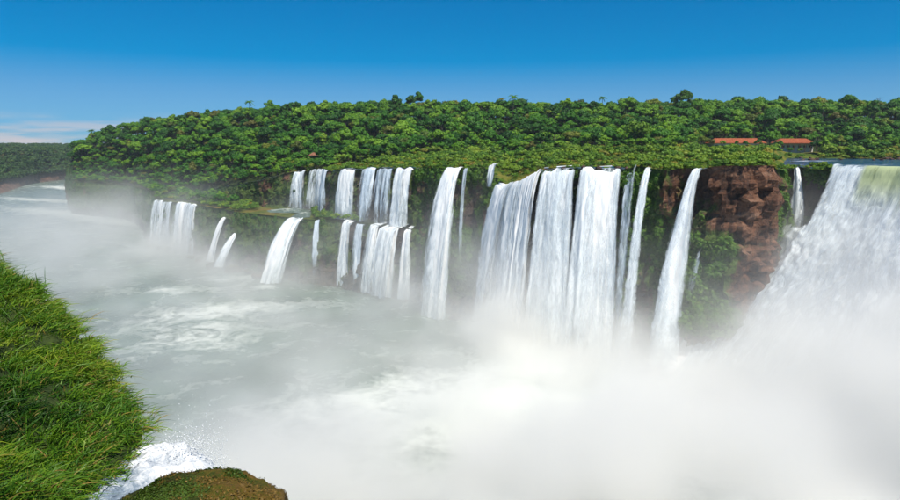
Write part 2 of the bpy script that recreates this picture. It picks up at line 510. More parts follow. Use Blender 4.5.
# lookup of the plateau height by column angle (X/Y) and distance behind the rim
ANG = R_r[:, 0] / R_r[:, 1]
order = np.argsort(ANG)
def on_plateau(X, Y):
    a = X / Y
    Yr = np.interp(a, ANG[order], R_r[order, 1]); zr = np.interp(a, ANG[order], R_r[order, 2]); p = np.interp(a, ANG[order], R_r[order, 3])
    return plateau_z(p, Y, Yr, zr), Yr, p

# shelf below the upper step
s_s, R_s, N_s = resample(SHELF, 3.0)
AD2 = np.concatenate([[0, 1.5, 3.5], np.arange(6, 110, 4)])
nu, nv = len(s_s), len(AD2)
rr = np.linalg.norm(R_s[:, :2], axis=1)
Uu = np.tile(np.arange(nu), nv); A = np.repeat(AD2, nu)
k = 1 + A / rr[Uu]
Xp, Yp = R_s[Uu, 0] * k, R_s[Uu, 1] * k
Zp = R_s[Uu, 2] + (fbm(np.stack([Xp, Yp, Xp * 0], 1) * 0.1, 4, 60) - 0.45) * 3.0 * smooth(0, 10, A)
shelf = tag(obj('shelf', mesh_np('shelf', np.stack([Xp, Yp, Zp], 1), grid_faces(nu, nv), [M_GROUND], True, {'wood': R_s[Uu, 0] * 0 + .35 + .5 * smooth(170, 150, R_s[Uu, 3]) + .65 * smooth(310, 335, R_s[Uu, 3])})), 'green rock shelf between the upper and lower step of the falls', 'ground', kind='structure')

# ------------------------------------------------------------------ gorge river, upper river
def blob(X, Y, cx, cy, rx, ry, rot=0.0):
    c, s = math.cos(rot), math.sin(rot)
    dx, dy = X - cx, Y - cy
    u = (dx * c + dy * s) / rx; w = (-dx * s + dy * c) / ry
    return np.exp(-(u * u + w * w))

def sinv(p, y):
    """point of the river surface (z = 0) under photo pixel p, y"""
    t = math.tan(PITCH + math.atan((y - 250) / 600))
    Y = CAM_Z / t
    return at(p, Y, 0)[:2]

gx = np.concatenate([np.linspace(-3500, -760, 40), np.linspace(-740, 260, 251), np.linspace(280, 1200, 12)])
gy = np.concatenate([np.linspace(-60, 800, 216), np.linspace(810, 1500, 90), np.linspace(1530, 3600, 30)])
GX, GY = np.meshgrid(gx, gy)
GX, GY = GX.ravel(), GY.ravel()
foam = np.zeros(len(GX)) - 0.03
for (px_, py_, rx, ry, rot, w) in [(205, 315, 34, 22, .3, .22), (215, 340, 30, 18, .2, .20), (170, 290, 30, 10, .1, .18), (270, 305, 40, 9, .2, .15), (430, 415, 38, 16, .3, .14), (330, 400, 22, 9, .5, .10),
                                (60, 213, 120, 24, 2.6, .30), (40, 200, 120, 20, 2.7, .25), (70, 188, 110, 26, 2.5, .36), (115, 222, 70, 18, 2.7, .22), (60, 232, 60, 12, 2.6, .12),
                                (230, 278, 26, 8, .1, .22), (265, 288, 5, 5, 0, .35), (520, 400, 60, 30, 0, .15), (600, 420, 60, 40, 0, .25)]:
    cx, cy_ = sinv(px_, py_)
    foam += w * blob(GX, GY, cx, cy_, rx, ry, rot)
GZ = (fbm(np.stack([GX, GY, GX * 0], 1) * 0.06, 4, 70) - 0.5) * 1.4
river = tag(obj('river', mesh_np('river', np.stack([GX, GY, GZ], 1), grid_faces(len(gx), len(gy)), [M_RIVER], True, {'foam': foam})), 'milky green river swirling through the gorge below the falls', 'river', kind='structure')

def upper_sheet(name, pa, pb, back, z_in, label, foam_amt, front=0.0):
    sel = (R_r[:, 3] >= pa) & (R_r[:, 3] <= pb)
    Q = R_r[sel]; nu = len(Q)
    ad = np.concatenate([[front, 0.8, 2.5, 5], np.linspace(9, back, max(4, int(back / 7)))])
    nv = len(ad)
    U = np.tile(np.arange(nu), nv); A = np.repeat(ad, nu)
    k = 1 + A / np.linalg.norm(Q[:, :2], axis=1)[U]
    X, Y = Q[U, 0] * k, Q[U, 1] * k
    Z = np.full(len(X), z_in) if z_in else Q[U, 2] + 0.25 + A * 0.012
    Z = Z + (fbm(np.stack([X, Y, X * 0], 1) * 0.25, 3, 80) - 0.5) * 0.5
    fo = foam_amt * smooth(16, 1, A) - 0.02
    for q in range(14):
        i = RNG.integers(0, nu); a = RNG.uniform(20, max(30, back - 10)); kk = 1 + a / np.linalg.norm(Q[i, :2])
        fo = fo + 0.17 * blob(X, Y, Q[i, 0] * kk, Q[i, 1] * kk, RNG.uniform(6, 16), RNG.uniform(2, 4))
    return tag(obj(name, mesh_np(name, np.stack([X, Y, Z], 1), grid_faces(nu, nv), [M_UPPER], True, {'foam': fo})), label, 'river', kind='structure')
upper_sheet('upper_river', 772, 1240, 200, 69.75, 'dark blue river spread over the plateau above the cataract', 0.16)
upper_sheet('upper_stream', 546, 630, 22, None, 'thin sheet of water reaching the lip of the main curtain', 0.12)
upper_sheet('upper_channel', 340, 418, 14, None, 'narrow water feeding the twin-tier falls', 0.12)

# ------------------------------------------------------------------ falls
BASES = []      # (x, y, z, strength, radius, height) of the spray thrown up
s_f, R_f, N_f = resample(RIM, 0.8)
s_g, R_g, N_g = resample(SHELF, 0.8)
def rim_at(p, low):
    R, Nn = (R_g, N_g) if low else (R_f, N_f)
    i = np.argsort(R[:, 3])
    pos = np.stack([np.interp(p, R[i, 3], R[i, k]) for k in range(3)], 1)
    nn = np.stack([np.interp(p, R[i, 3], Nn[i, k]) for k in range(2)], 1)
    return pos, nn / np.linalg.norm(nn, axis=1)[:, None]

def make_fall(label, p0, p1, zbot, throw_, spread=2.0, low=False, layers=3, m=None, strength=1.0, lean=(0, 0), off=0.6, zt=None, ragged=0.0, group=None, rad=14, hgt=16, back=0.3, name='waterfall', narrow=0.0):
    m = m or M_FALL
    throw = throw_ + 2.5
    pu = np.array([p0, p1])
    pos2, _ = rim_at(pu, low)
    width = np.linalg.norm(pos2[1, :2] - pos2[0, :2]) + 0.5
    nu = max(8, int(width / 0.5)); nv = 70
    u = np.linspace(0, 1, nu)
    pos, nn = rim_at(p0 + (p1 - p0) * u, low)
    nav = nn.mean(0); nav /= np.linalg.norm(nav)
    nn = nn * 0.35 + nav * 0.65
    tan = np.array([-nav[1], nav[0]])
    ztop = (pos[:, 2] if zt is None else np.interp(u, [0, 1], zt if isinstance(zt, tuple) else (zt, zt))) + 0.3
    root = empty(name, (float(pos[:, 0].mean()), float(pos[:, 1].mean()), zbot))
    tag(root, label, 'waterfall', group)
    rl = np.array(root.location)
    for L in range(layers):
        sd = int(RNG.integers(0, 9999))
        U = np.tile(np.arange(nu), nv); V = np.repeat(np.linspace(-0.06, 1, nv), nu)
        uu = u[U]
        h = np.clip(V, 0, 1) ** 1.35
        start = (fbm(np.stack([uu * width * 0.25, uu * 0 + sd, uu * 0], 1), 3, sd) - .35) * max(ragged, 2.2)
        z = ztop[U] - start - h * (ztop[U] - start - zbot)
        z = np.where(V < 0, ztop[U] - start - 0.1 + (1.6 * np.clip(-V / .06, 0, 1) + start if back > 3 else 0), z)
        drop = (ztop[U] - z) / np.maximum(ztop[U] - zbot, 1)
        hd = throw * (1 + 0.10 * (L - 1)) * np.sqrt(np.clip(drop, 0, 1)) * (0.62 + 0.76 * fbm(np.stack([uu * width * 0.16, uu * 0, uu * 0 + L * .4], 1), 3, int(width * 5) + 77)) + off + L * 0.35
        hd = np.where(V < 0, V / 0.06 * back, hd)
        P3 = np.stack([uu * width * 0.55, z * 0.05, uu * 0 + L * 5], 1)
        str_ = (fbm(P3, 3, sd + 2) - 0.5) * (0.5 + 2.6 * np.clip(drop, 0, 1)) + (fbm(P3 * np.array([3.2, 4, 1]), 3, sd + 3) - .5) * 1.1
        hd = hd + str_ * np.clip(V * 8, 0, 1)
        lat = (uu - 0.5) * (spread * np.clip(drop, 0, 1) - narrow * (1 - np.clip(drop, 0, 1))) + (fbm(P3 * 0.6 + 9, 3, sd + 4) - .5) * min(4.5, 1.5 + width * .08) * np.clip(drop, 0, 1)
        X = pos[U, 0] + nn[U, 0] * hd + tan[0] * lat + lean[0] * np.clip(drop, 0, 1)
        Y = pos[U, 1] + nn[U, 1] * hd + tan[1] * lat + lean[1] * np.clip(drop, 0, 1)
        e = np.minimum(uu, 1 - uu) * width
        cov = smooth(-0.3, min(1.6, width * 0.3), e) * (1.05 - 0.25 * smooth(0.6, 1.0, drop)) - 0.12 * L
        gap = fbm(np.stack([uu * width * .16, uu * 0 + sd * .01, z * .012], 1), 3, int(width * 7) + 40) - .5
        cov = cov - .5 * smooth(.02, -.03, V) * (back < 1)
        cov = cov + (gap * 3.2 + .06) * (1 - .55 * smooth(.1, .8, drop)) * min(1, width / 8)
        lu = np.tile(np.linspace(0, width, nu), nv)
        uv = np.stack([lu + sd * 0.37, -z + sd * 0.11], 1)
        V3 = np.stack([X - rl[0], Y - rl[1], z - rl[2]], 1)
        obj('curtain', mesh_np('curtain', V3, grid_faces(nu, nv)[:, ::-1], [m], True, {'cov': cov, 'glassy': V * 0}, uv), root)
    nb = max(1, int(width / 10))
    for q in np.linspace(0, 1, nb + 2)[1:-1]:
        j = int(q * (nu - 1))
        bx = pos[j, 0] + nav[0] * (throw + 2) + lean[0]; by = pos[j, 1] + nav[1] * (throw + 2) + lean[1]
        BASES.append((bx, by, zbot, strength, rad, hgt))
        for fr in (.35, .6, .8):                     # fine spray shed by the water on its way down
            zf = zbot + (ztop[j] - zbot) * (1 - fr); hh_ = throw * math.sqrt(fr) + 1
            BASES.append((pos[j, 0] + nav[0] * hh_ + lean[0] * fr, pos[j, 1] + nav[1] * hh_ + lean[1] * fr, zf, .12 * strength, 3 + 4 * fr, 7))
    return root

T = M_THIN
# upper step, landing on the shelf
make_fall('white fall at the inner end of the upper step, landing in a foaming shelf pool', 294, 308, 36.5, 3, 7, strength=.5, rad=9, hgt=8)
make_fall('smooth narrow fall on the upper step beside the foaming shelf pool', 313, 325, 37, 2.5, 2, strength=.3, rad=8, hgt=7)
make_fall('faint thread of water on the dark upper step', 328, 332, 37, 2, 1, m=T, layers=2, strength=.15, rad=7, hgt=6)
make_fall('paired bluish strands on the upper step above the twin-tier cascade', 343, 361, 36.5, 3, 1, m=M_FALL, layers=2, strength=.2, rad=7, hgt=7, narrow=3)
make_fall('single ribbon of water on the upper step between wider strands', 365, 377, 36.5, 3, 1, m=T, layers=3, strength=.2, rad=7, hgt=7)
make_fall('thin veil on the upper step next to the broad bright curtain', 380, 393, 36.5, 3, 1, m=T, layers=3, strength=.2, rad=7, hgt=7)
make_fall('broad bright curtain closing the upper step next to the leaning fall', 396, 416, 36.5, 4, 1, strength=.3, layers=3, rad=8, hgt=8)
# lower step, landing in the river
make_fall('small misty fall at the mouth of the side gorge', 157, 165, 1, 3, 3, True, strength=.5, rad=14, hgt=12)
make_fall('tall white fall at the far end of the green shelf, split from its twin', 166, 175, 1, 4, 4, True, strength=.9, rad=18, hgt=15)
make_fall('wide white fall at the end of the green shelf beside mossy rocks', 179, 199, 1, 5, 4, True, strength=1.0, rad=20, hgt=16)
make_fall('thin broken fall slipping down the mossy lower step', 225, 229, 3, 6, 3, True, m=M_FALL, layers=2, strength=.5, rad=10, hgt=8, zt=31, lean=(-3, -2))
make_fall('small fan-shaped fall ending on rocks below the mossy lower step', 239, 242, 3, 9, 5, True, m=M_FALL, layers=2, strength=.5, rad=10, hgt=8, zt=24, lean=(-4, -2))
make_fall('slanting cascade tumbling from the shelf pool to the river', 291, 305, 1, 12, 1, True, layers=3, strength=.7, rad=16, hgt=14, lean=(-5, 0), ragged=4)
make_fall('slender strand dropping off the shelf beside the slanting cascade', 316, 322, 1, 4, 1, True, m=T, layers=2, strength=.4, rad=12, hgt=12)
make_fall('narrow lower fall under the paired bluish strands', 342, 356, 1, 4, 1, True, layers=3, strength=.6, rad=14, hgt=15, ragged=5, back=13, narrow=4)
make_fall('thread of water beside the narrow lower fall', 357, 366, 1, 4, 1, True, m=T, layers=2, strength=.4, rad=12, hgt=14)
make_fall('lower strand of the twin-tier cascade under the single ribbon', 369, 383, 1, 5, 1, True, layers=3, strength=.5, rad=15, hgt=15, ragged=5, back=13, narrow=4)
make_fall('broad foaming lower curtain of the twin-tier cascade', 384, 402, 1, 7, 3, True, layers=4, strength=.7, rad=16, hgt=16, ragged=6, back=13)
make_fall('outer lower strand of the twin-tier cascade beside the leaning fall', 404, 415, 1, 5, 1, True, layers=3, strength=.5, rad=15, hgt=15, ragged=8, back=12, narrow=3)
# main cliff
make_fall('tall leaning white fall standing alone beside the twin-tier cascade', 447, 463, 0, 15, 8, layers=4, strength=1.2, rad=16, hgt=12)
make_fall('thin bluish strand falling just beside the tall leaning fall', 464, 471, 25, 7, 1, m=T, layers=2, strength=.2, rad=8, hgt=8)
make_fall('tiny white chute at the back of the dark recess', 494, 499, 60, 1.0, 1, layers=2, strength=.1, rad=5, hgt=5, zt=70)
make_fall('heavy white end of the main curtain beside the dark recess', 501, 547, 0, 7, 2, layers=4, ragged=4, strength=2.0, rad=22, hgt=13)
make_fall('central sheet of the main curtain with a dark rock at its lip', 545, 582, 0, 8, 5, layers=4, ragged=3, narrow=2, strength=2.2, rad=24, hgt=14)
make_fall('broad outer sheet of the main curtain beside green hanging plants', 581, 627, 0, 9, 3, layers=4, ragged=3, narrow=2, strength=2.0, rad=22, hgt=13)
make_fall('wispy veil over the green rock beside the main curtain', 628, 641, 0, 7, 3, m=T, layers=2, strength=.6, rad=14, hgt=11, ragged=26)
make_fall('slim pale fall slanting across the green rock wall', 649, 655, 0, 10, 7, m=M_FALL, layers=3, strength=.6, rad=11, hgt=9)
make_fall('strong single fall springing from a notch beside the brown rock buttress', 698, 707, 0, 12, 10, layers=4, strength=.8, rad=12, hgt=9)
make_fall('faint trickle on the green face of the brown buttress', 712, 715, 28, 5, 2, m=T, layers=2, strength=.1, rad=6, hgt=6, zt=45)
make_fall('white chute in the cleft behind the brown rock buttress', 794, 806, 40, 5, 14, layers=5, strength=.6, rad=9, hgt=10)

# ------------------------------------------------------------------ the great cataract: apron of rock and of broken water
CAT = [  # lip p, base X, base Y
    (789, 62, 193), (797, 71, 187), (812, 79, 181), (836, 85, 174), (870, 90, 160), (905, 94, 143), (955, 97, 126), (1030, 96, 108), (1130, 92, 90), (1260, 84, 72)]
def cataract_grid(nu, nv, lift, seed, zt_off):
    u = np.linspace(0, 1, nu)
    cp = np.array([c[0] for c in CAT], float)
    p = np.interp(u, np.linspace(0, 1, len(cp)), cp)
    pos, nn = rim_at(p, False)
    bx = np.interp(p, cp, [c[1] for c in CAT]); by = np.interp(p, cp, [c[2] for c in CAT])
    U = np.tile(np.arange(nu), nv); v = np.repeat(np.linspace(-0.05, 1, nv), nu)
    vc = np.clip(v, 0, 1)
    first = np.interp(p, [789, 812, 830, 845, 1260], [22, 18, 6, 3, 3])[U]      # free drop before the water meets the rocks
    ztop = pos[U, 2] + 0.35 + zt_off
    z = ztop * (1 - vc) + (-1) * vc
    frac = (ztop - z) / (ztop + 1)
    f1 = first / 71
    h = np.where(frac < f1, 0.06 * np.sqrt(np.clip(frac / f1, 0, 1)), 0.06 + 0.94 * np.clip((frac - f1) / (1 - f1), 0, 1) ** 1.04)
    X = pos[U, 0] + (bx[U] - pos[U, 0]) * h; Y = pos[U, 1] + (by[U] - pos[U, 1]) * h
    back = np.where(v < 0, v / 0.05 * 3.0, 0)
    X -= nn[U, 0] * (-back) * -1 * -1; Y -= nn[U, 1] * (-back) * -1 * -1
    P = np.stack([X, Y, z], 1)
    nrm = np.stack([nn[U, 0] * .8, nn[U, 1] * .8, np.full(len(U), .6)], 1)
    amp = smooth(0.02, 0.35, frac)
    w = (fbm(P * 0.07, 4, seed) - 0.5) * 5.5 * amp + (fbm(P * np.array([.3, .3, .12]), 4, seed + 4) - 0.5) * 3.0 * amp + (fbm(P * 0.5, 3, seed + 8) - 0.5) * 1.0 * (0.25 + amp)
    P = P + nrm * (w + lift)[:, None]
    return P, U, v, frac, p, u
P, U, v, frac, p, u = cataract_grid(150, 70, -2.5, 90, -0.8)
tag(obj('cataract_rock', mesh_np('cataract_rock', P, grid_faces(150, 70)[:, ::-1], [M_ROCK], False, {'veg': v * 0 + .1, 'wet': v * 0 + .9})), 'wet dark rock under the great cataract', 'rock', kind='structure')
root = empty('cataract', (100, 160, 0))
tag(root, 'huge cataract of churning white water pouring from the broad upper river', 'waterfall')
for L in range(4):
    nu, nv = 300, 160
    P, U, v, frac, p, u = cataract_grid(nu, nv, 0.3 + 0.9 * L, 90 if L < 2 else 90 + L * 40, 0)
    gl = smooth(0.20, 0.05, frac) * smooth(864, 874, p[U]) * smooth(1100, 950, p[U]) * 0.85
    cov = 1.15 - 0.08 * L - 0.25 * (1 - smooth(0.2, 0.45, frac)) * smooth(836, 826, p[U])
    ins = smooth(832, 838, p[U])
    cov = cov - 1.5 * (1 - ins) * smooth(0.30, 0.24, frac) - 0.5 * smooth(0.015, 0, u[U])
    cov = cov + gl * 0.4
    en = fbm(np.stack([P[:, 2] * .10, P[:, 2] * 0 + L, u[U] * 20], 1), 4, 333)
    cov = cov - 1.6 * smooth(.10, 0, u[U] - (en - .35) * .16)
    lu = np.cumsum(np.concatenate([[0], np.linalg.norm(np.diff(P.reshape(nv, nu, 3)[10], axis=0)[:, :2], axis=1)]))
    uv = np.stack([lu[U] * .8 + 31 * L + frac * 6, -P[:, 2] * 1.1 + 17 * L], 1)
    obj('water_sheet', mesh_np('water_sheet', P - np.array([100, 160, 0]), grid_faces(nu, nv)[:, ::-1], [M_CAT if L == 0 else M_CAT2], True, {'cov': cov, 'glassy': gl}, uv), root)
    if L == 0:
        for q in range(260):
            i = RNG.integers(0, len(P))
            if frac[i] > 0.25:
                BASES.append((*P[i], (0.22 + 0.45 * frac[i] ** 2) * (.35 + .65 * smooth(.1, .4, u[U[i]])) + .30 * smooth(.3, .5, u[U[i]]), 5 + 7 * frac[i], 4 + 5 * frac[i]))

# foam pools on the shelf
def foam_patch(name, pts, label):
    V = []; n = 26
    cx = np.mean([q[0] for q in pts]); cy_ = np.mean([q[1] for q in pts])
    ring = []
    a = np.linspace(0, 2 * math.pi, n, endpoint=False)
    L = np.array(pts)
    for f_ in (0.0, 0.35, 0.7, 1.0):
        for t in a:
            i = (t / (2 * math.pi)) * len(L); j = int(i) % len(L); w = i - int(i)
            q = L[j] * (1 - w) + L[(j + 1) % len(L)] * w
            ring.append((cx + (q[0] - cx) * f_, cy_ + (q[1] - cy_) * f_, 36.9 - 1.6 * f_ ** 2 + RNG.uniform(-.25, .25) + .9))
    F = []
    for r in range(3):
        for q in range(n): F.append([r * n + q, r * n + (q + 1) % n, (r + 1) * n + (q + 1) % n, (r + 1) * n + q])
    b = mesh_np(name, ring, np.array(F), [M_RIVER], True, {'foam': np.repeat([.12, .08, 0.0, -.15], n)})
    return tag(obj(name, b), label, 'water', kind='structure')
foam_patch('pool', [at(282, 392, 37)[:2], at(306, 398, 37)[:2], at(312, 385, 37)[:2], at(300, 372, 37)[:2], at(268, 376, 37)[:2], at(262, 383, 37)[:2]], 'white foaming pool on the shelf under the inner fall')
foam_patch('rapids', [at(300, 372, 37)[:2], at(312, 380, 37)[:2], at(310, 350, 37)[:2], at(300, 347, 37)[:2], at(290, 352, 37)[:2]], 'rapids running across the shelf to the slanting cascade')

# ------------------------------------------------------------------ far side: distant forested plateau and river banks
def sheet(name, rows, m, label, cat, noise_amp=4, sub=8):
    """rows of XYZ polylines with equal counts, shore first"""
    A_ = np.array(rows, float)
    nr, nc = A_.shape[:2]
    ci = np.linspace(0, nc - 1, (nc - 1) * sub + 1); ri = np.linspace(0, nr - 1, (nr - 1) * sub + 1)
    def lerp(B, idx, ax):
        i0 = np.minimum(idx.astype(int), B.shape[ax] - 2); w = idx - i0
        sh = [1, 1, 1]; sh[ax] = -1; w = w.reshape(sh)
        return np.take(B, i0, ax) * (1 - w) + np.take(B, i0 + 1, ax) * w
    G = lerp(lerp(A_, ri, 0), ci, 1)
    Q = G.reshape(-1, 3).copy()
    Q[:, 2] += (fbm(Q * np.array([.012, .012, 0]), 4, 120) - .5) * 2 * noise_amp * smooth(-2, 12, Q[:, 2])
    o = tag(obj(name, mesh_np(name, Q, grid_faces(G.shape[1], G.shape[0]), [m], True, {'veg': Q[:, 0] * 0 + smooth(6, 16, Q[:, 2]) * .5, 'wet': Q[:, 0] * 0})), label, cat, kind='structure')
    return o, G

shore_p = [(-420, 560), (-150, 640), (-40, 760), (0, 960), (30, 1230), (72, 1420), (130, 1480), (260, 1500)]
rows = []
for (da, z) in ((0, -2), (45, 9), (70, 14), (240, 60), (700, 68), (1500, 72), (3200, 76)):
    row = []
    for (p_, Y_) in shore_p:
        x, y, _ = at(p_, Y_, 0)
        dirx, diry = (-0.75, 0.66) if p_ < 20 else ((-0.35, 0.94) if p_ < 60 else (0.0, 1.0))
        row.append((x + dirx * da, y + diry * da, z))
    rows.append(row)
M_BANK = M_ROCK
far_land, FARG = sheet('far_plateau', rows, M_ROCK, 'hazy wooded plateau beyond the bend of the river', 'hills', 3, 10)

# ------------------------------------------------------------------ foliage makers
def quads(C, Nrm, size, asp=1.0):
    """one leaf-clump quad per centre, bent along its middle: two triangles folded"""
    n = len(C)
    r = RNG.normal(size=(n, 3))
    t = np.cross(Nrm, r); t /= np.linalg.norm(t, axis=1)[:, None] + 1e-9
    b = np.cross(Nrm, t)
    s = (size if np.ndim(size) else np.full(n, size))[:, None]
    fold = Nrm * s * 0.22
    V = np.stack([C - t * s * asp, C - b * s + fold * -1, C + t * s * asp, C + b * s - fold], 1).reshape(-1, 3)
    F = np.arange(n * 4).reshape(-1, 4)
    return V, F

def crown_geo(R, H, nl, nq, size, flat=0.75, seed=0):
    """lobed crown: leaf clumps spread over and inside many lobes, base of crown at z = 0"""
    rs = np.random.default_rng(seed)
    L = []
    for i in range(nl):
        a = rs.uniform(0, 2 * math.pi); q = math.sqrt(rs.uniform(0, 1)) * R * 0.72
        zc = H * (0.32 + 0.42 * (1 - (q / R) ** 2) + rs.uniform(-.14, .14))
        L.append((math.cos(a) * q, math.sin(a) * q, zc, R * rs.uniform(0.24, 0.42)))
    L = np.array(L)
    idx = rs.integers(0, nl, nq)
    d = rs.normal(size=(nq, 3)); d[:, 2] = np.abs(d[:, 2]) * 0.9 - 0.35 * (rs.uniform(size=nq) < .5); d /= np.linalg.norm(d, axis=1)[:, None]
    rad = L[idx, 3] * rs.uniform(0.72, 1.06, nq) * (1 + 0.10 * rs.normal(size=nq))
    C = L[idx, :3] + d * rad[:, None] * np.array([1, 1, flat])
    N_ = d + rs.normal(size=(nq, 3)) * 0.28
    N_ /= np.linalg.norm(N_, axis=1)[:, None]
    return quads(C, N_, size * rs.uniform(0.6, 1.3, nq), 0.8)

def tube(path, r0, r1, ns=6):
    path = np.array(path, float); n = len(path)
    V = []
    for i in range(n):
        d = path[min(i + 1, n - 1)] - path[max(i - 1, 0)]; d /= np.linalg.norm(d)
        a = np.cross(d, (0.3, 0.9, 0.1)); a /= np.linalg.norm(a); b = np.cross(d, a)
        r = r0 + (r1 - r0) * i / (n - 1)
        for k in range(ns):
            t = 2 * math.pi * k / ns
            V.append(path[i] + r * (math.cos(t) * a + math.sin(t) * b))
    F = [[i * ns + k, i * ns + (k + 1) % ns, (i + 1) * ns + (k + 1) % ns, (i + 1) * ns + k] for i in range(n - 1) for k in range(ns)]
    return np.array(V), np.array(F)

def join(parts):
    V = []; F = []; b = 0
    for v_, f_ in parts:
        V.append(v_); F.append(f_ + b); b += len(v_)
    return np.concatenate(V), np.concatenate(F)

def trunk_geo(h, r, spread, seed):
    rs = np.random.default_rng(seed)
    parts = [tube([(0, 0, -1.5), (rs.uniform(-.2, .2), rs.uniform(-.2, .2), h * .5), (rs.uniform(-.5, .5), rs.uniform(-.5, .5), h * 1.25)], r, r * .4, 7)]
    for q in range(4):
        a = q * 1.57 + rs.uniform(-.5, .5)
        parts.append(tube([(0, 0, h * .7), (math.cos(a) * spread * .35, math.sin(a) * spread * .35, h * 1.05), (math.cos(a) * spread * .7, math.sin(a) * spread * .7, h * 1.35)], r * .5, r * .15, 5))
    return join(parts)

# prototypes: (crown radius, crown height, trunk height, lobes, leaf clumps, clump size)
KINDS = [(6.2, 9.0, 7.0, 15, 1500, 0.55), (5.2, 8.5, 9.0, 12, 1300, 0.5), (7.2, 8.0, 7.5, 18, 1700, 0.58), (4.4, 9.5, 7.5, 10, 1100, 0.5), (5.8, 7.0, 10.0, 14, 1300, 0.52), (6.6, 10.5, 6.0, 17, 1700, 0.56)]
CROWNS, TRUNKS, PROTO = [], [], []
proto_col = bpy.data.collections.new('tree_prototypes')
for k, (R_, H_, TH_, nl, nq, sz) in enumerate(KINDS):
    cv, cf = crown_geo(R_, H_, nl, nq, sz, seed=100 + k)
    cv = cv + np.array([0, 0, TH_ * 0.55])
    tv, tf = trunk_geo(TH_ * .8, 0.34, R_, 200 + k)
    CROWNS.append(mesh_np('crown', cv, cf, [M_TREE], False)); TRUNKS.append(mesh_np('trunk', tv, tf, [M_BARK], True))
    jv, jf = join([(cv, cf), (tv, tf)])
    po = bpy.data.objects.new('tree_proto_%d' % k, mesh_np('tree_all', jv, jf, [M_TREE, M_BARK], False, mat_idx=np.concatenate([np.zeros(len(cf)), np.ones(len(tf))])))
    proto_col.objects.link(po); PROTO.append(po)
def palm_geo(seed):
    rs = np.random.default_rng(seed); C = []; N_ = []
    for k in range(17):
        a = k * 2.4; el = rs.uniform(-.2, 1.1); l = rs.uniform(3.0, 4.2)
        for t in np.linspace(.1, 1, 15):
            for sd in (-1, 1):
                r = l * t * math.cos(el * (1 - t * .3)); zz = l * t * math.sin(el) - 2.3 * t * t
                C.append((math.cos(a) * r - math.sin(a) * sd * .28, math.sin(a) * r + math.cos(a) * sd * .28, zz - .1)); N_.append((math.cos(a) * .4 - math.sin(a) * sd * .5, math.sin(a) * .4 + math.cos(a) * sd * .5, .8))
    N_ = np.array(N_); N_ /= np.linalg.norm(N_, axis=1)[:, None]
    return quads(np.array(C), N_, np.full(len(C), .34), .8)
cv, cf = palm_geo(5); cv = cv + np.array([.5, 0, 15.5])
tv, tf = tube([(0, 0, -1), (.2, .1, 6), (.5, 0, 15.4)], .26, .16, 7)
KINDS.append((4.0, 7.0, 16.0, 0, 0, 0)); CROWNS.append(mesh_np('crown', cv, cf, [M_TREE], False)); TRUNKS.append(mesh_np('trunk', tv, tf, [M_BARK]))
jv, jf = join([(cv, cf), (tv, tf)])
proto_col.objects.link(bpy.data.objects.new('tree_proto_6', mesh_np('tree_all', jv, jf, [M_TREE, M_BARK], False, mat_idx=np.concatenate([np.zeros(len(cf)), np.ones(len(tf))]))))
far_col = bpy.data.collections.new('far_tree_prototypes')
for k in range(4):
    cv, cf = crown_geo(6.5, 8, 9, 240, 1.15, seed=300 + k)
    far_col.objects.link(bpy.data.objects.new('far_proto_%d' % k, mesh_np('far_tree', cv + np.array([0, 0, 2.5]), cf, [M_FAR], False)))
SHRUBS = []
shrub_col = bpy.data.collections.new('shrub_prototypes')
for k in range(4):
    cv, cf = crown_geo(2.0, 2.5, 8, 380, 0.30, seed=400 + k)
    tv, tf = trunk_geo(0.9, 0.07, 1.6, 450 + k)
    SHRUBS.append((mesh_np('foliage', cv + np.array([0, 0, 0.1]), cf, [M_SHRUB], False), mesh_np('stem', tv, tf, [M_BARK], True)))
    shrub_col.objects.link(bpy.data.objects.new('shrub_proto_%d' % k, SHRUBS[-1][0]))

def scatter_object(name, pts, scale, rot, variant, collection, label, cat):
    me = mesh_np(name, pts, [], attrs={'scl': scale, 'rot': rot, 'var': variant})
    o = tag(obj(name, me), label, cat, kind='stuff')
    ng = bpy.data.node_groups.new(name + '_scatter', 'GeometryNodeTree')
    ng.interface.new_socket('Geometry', in_out='INPUT', socket_type='NodeSocketGeometry')
    ng.interface.new_socket('Geometry', in_out='OUTPUT', socket_type='NodeSocketGeometry')
    N_, L_ = ng.nodes, ng.links
    gi, go = N_.new('NodeGroupInput'), N_.new('NodeGroupOutput')
    ci = N_.new('GeometryNodeCollectionInfo'); ci.inputs['Collection'].default_value = collection
    ci.inputs['Separate Children'].default_value = True; ci.inputs['Reset Children'].default_value = True
    ip = N_.new('GeometryNodeInstanceOnPoints'); ip.inputs['Pick Instance'].default_value = True
    def at_(nm):
        a = N_.new('GeometryNodeInputNamedAttribute'); a.data_type = 'FLOAT'; a.inputs['Name'].default_value = nm
        return [q for q in a.outputs if q.enabled and q.name == 'Attribute'][0]
    cx = N_.new('ShaderNodeCombineXYZ'); L_.new(at_('rot'), cx.inputs['Z'])
    L_.new(gi.outputs[0], ip.inputs['Points']); L_.new(ci.outputs[0], ip.inputs['Instance'])
    L_.new(at_('var'), ip.inputs['Instance Index']); L_.new(cx.outputs[0], ip.inputs['Rotation']); L_.new(at_('scl'), ip.inputs['Scale'])
    L_.new(ip.outputs[0], go.inputs[0])
    md = o.modifiers.new('scatter', 'NODES'); md.node_group = ng
    return o

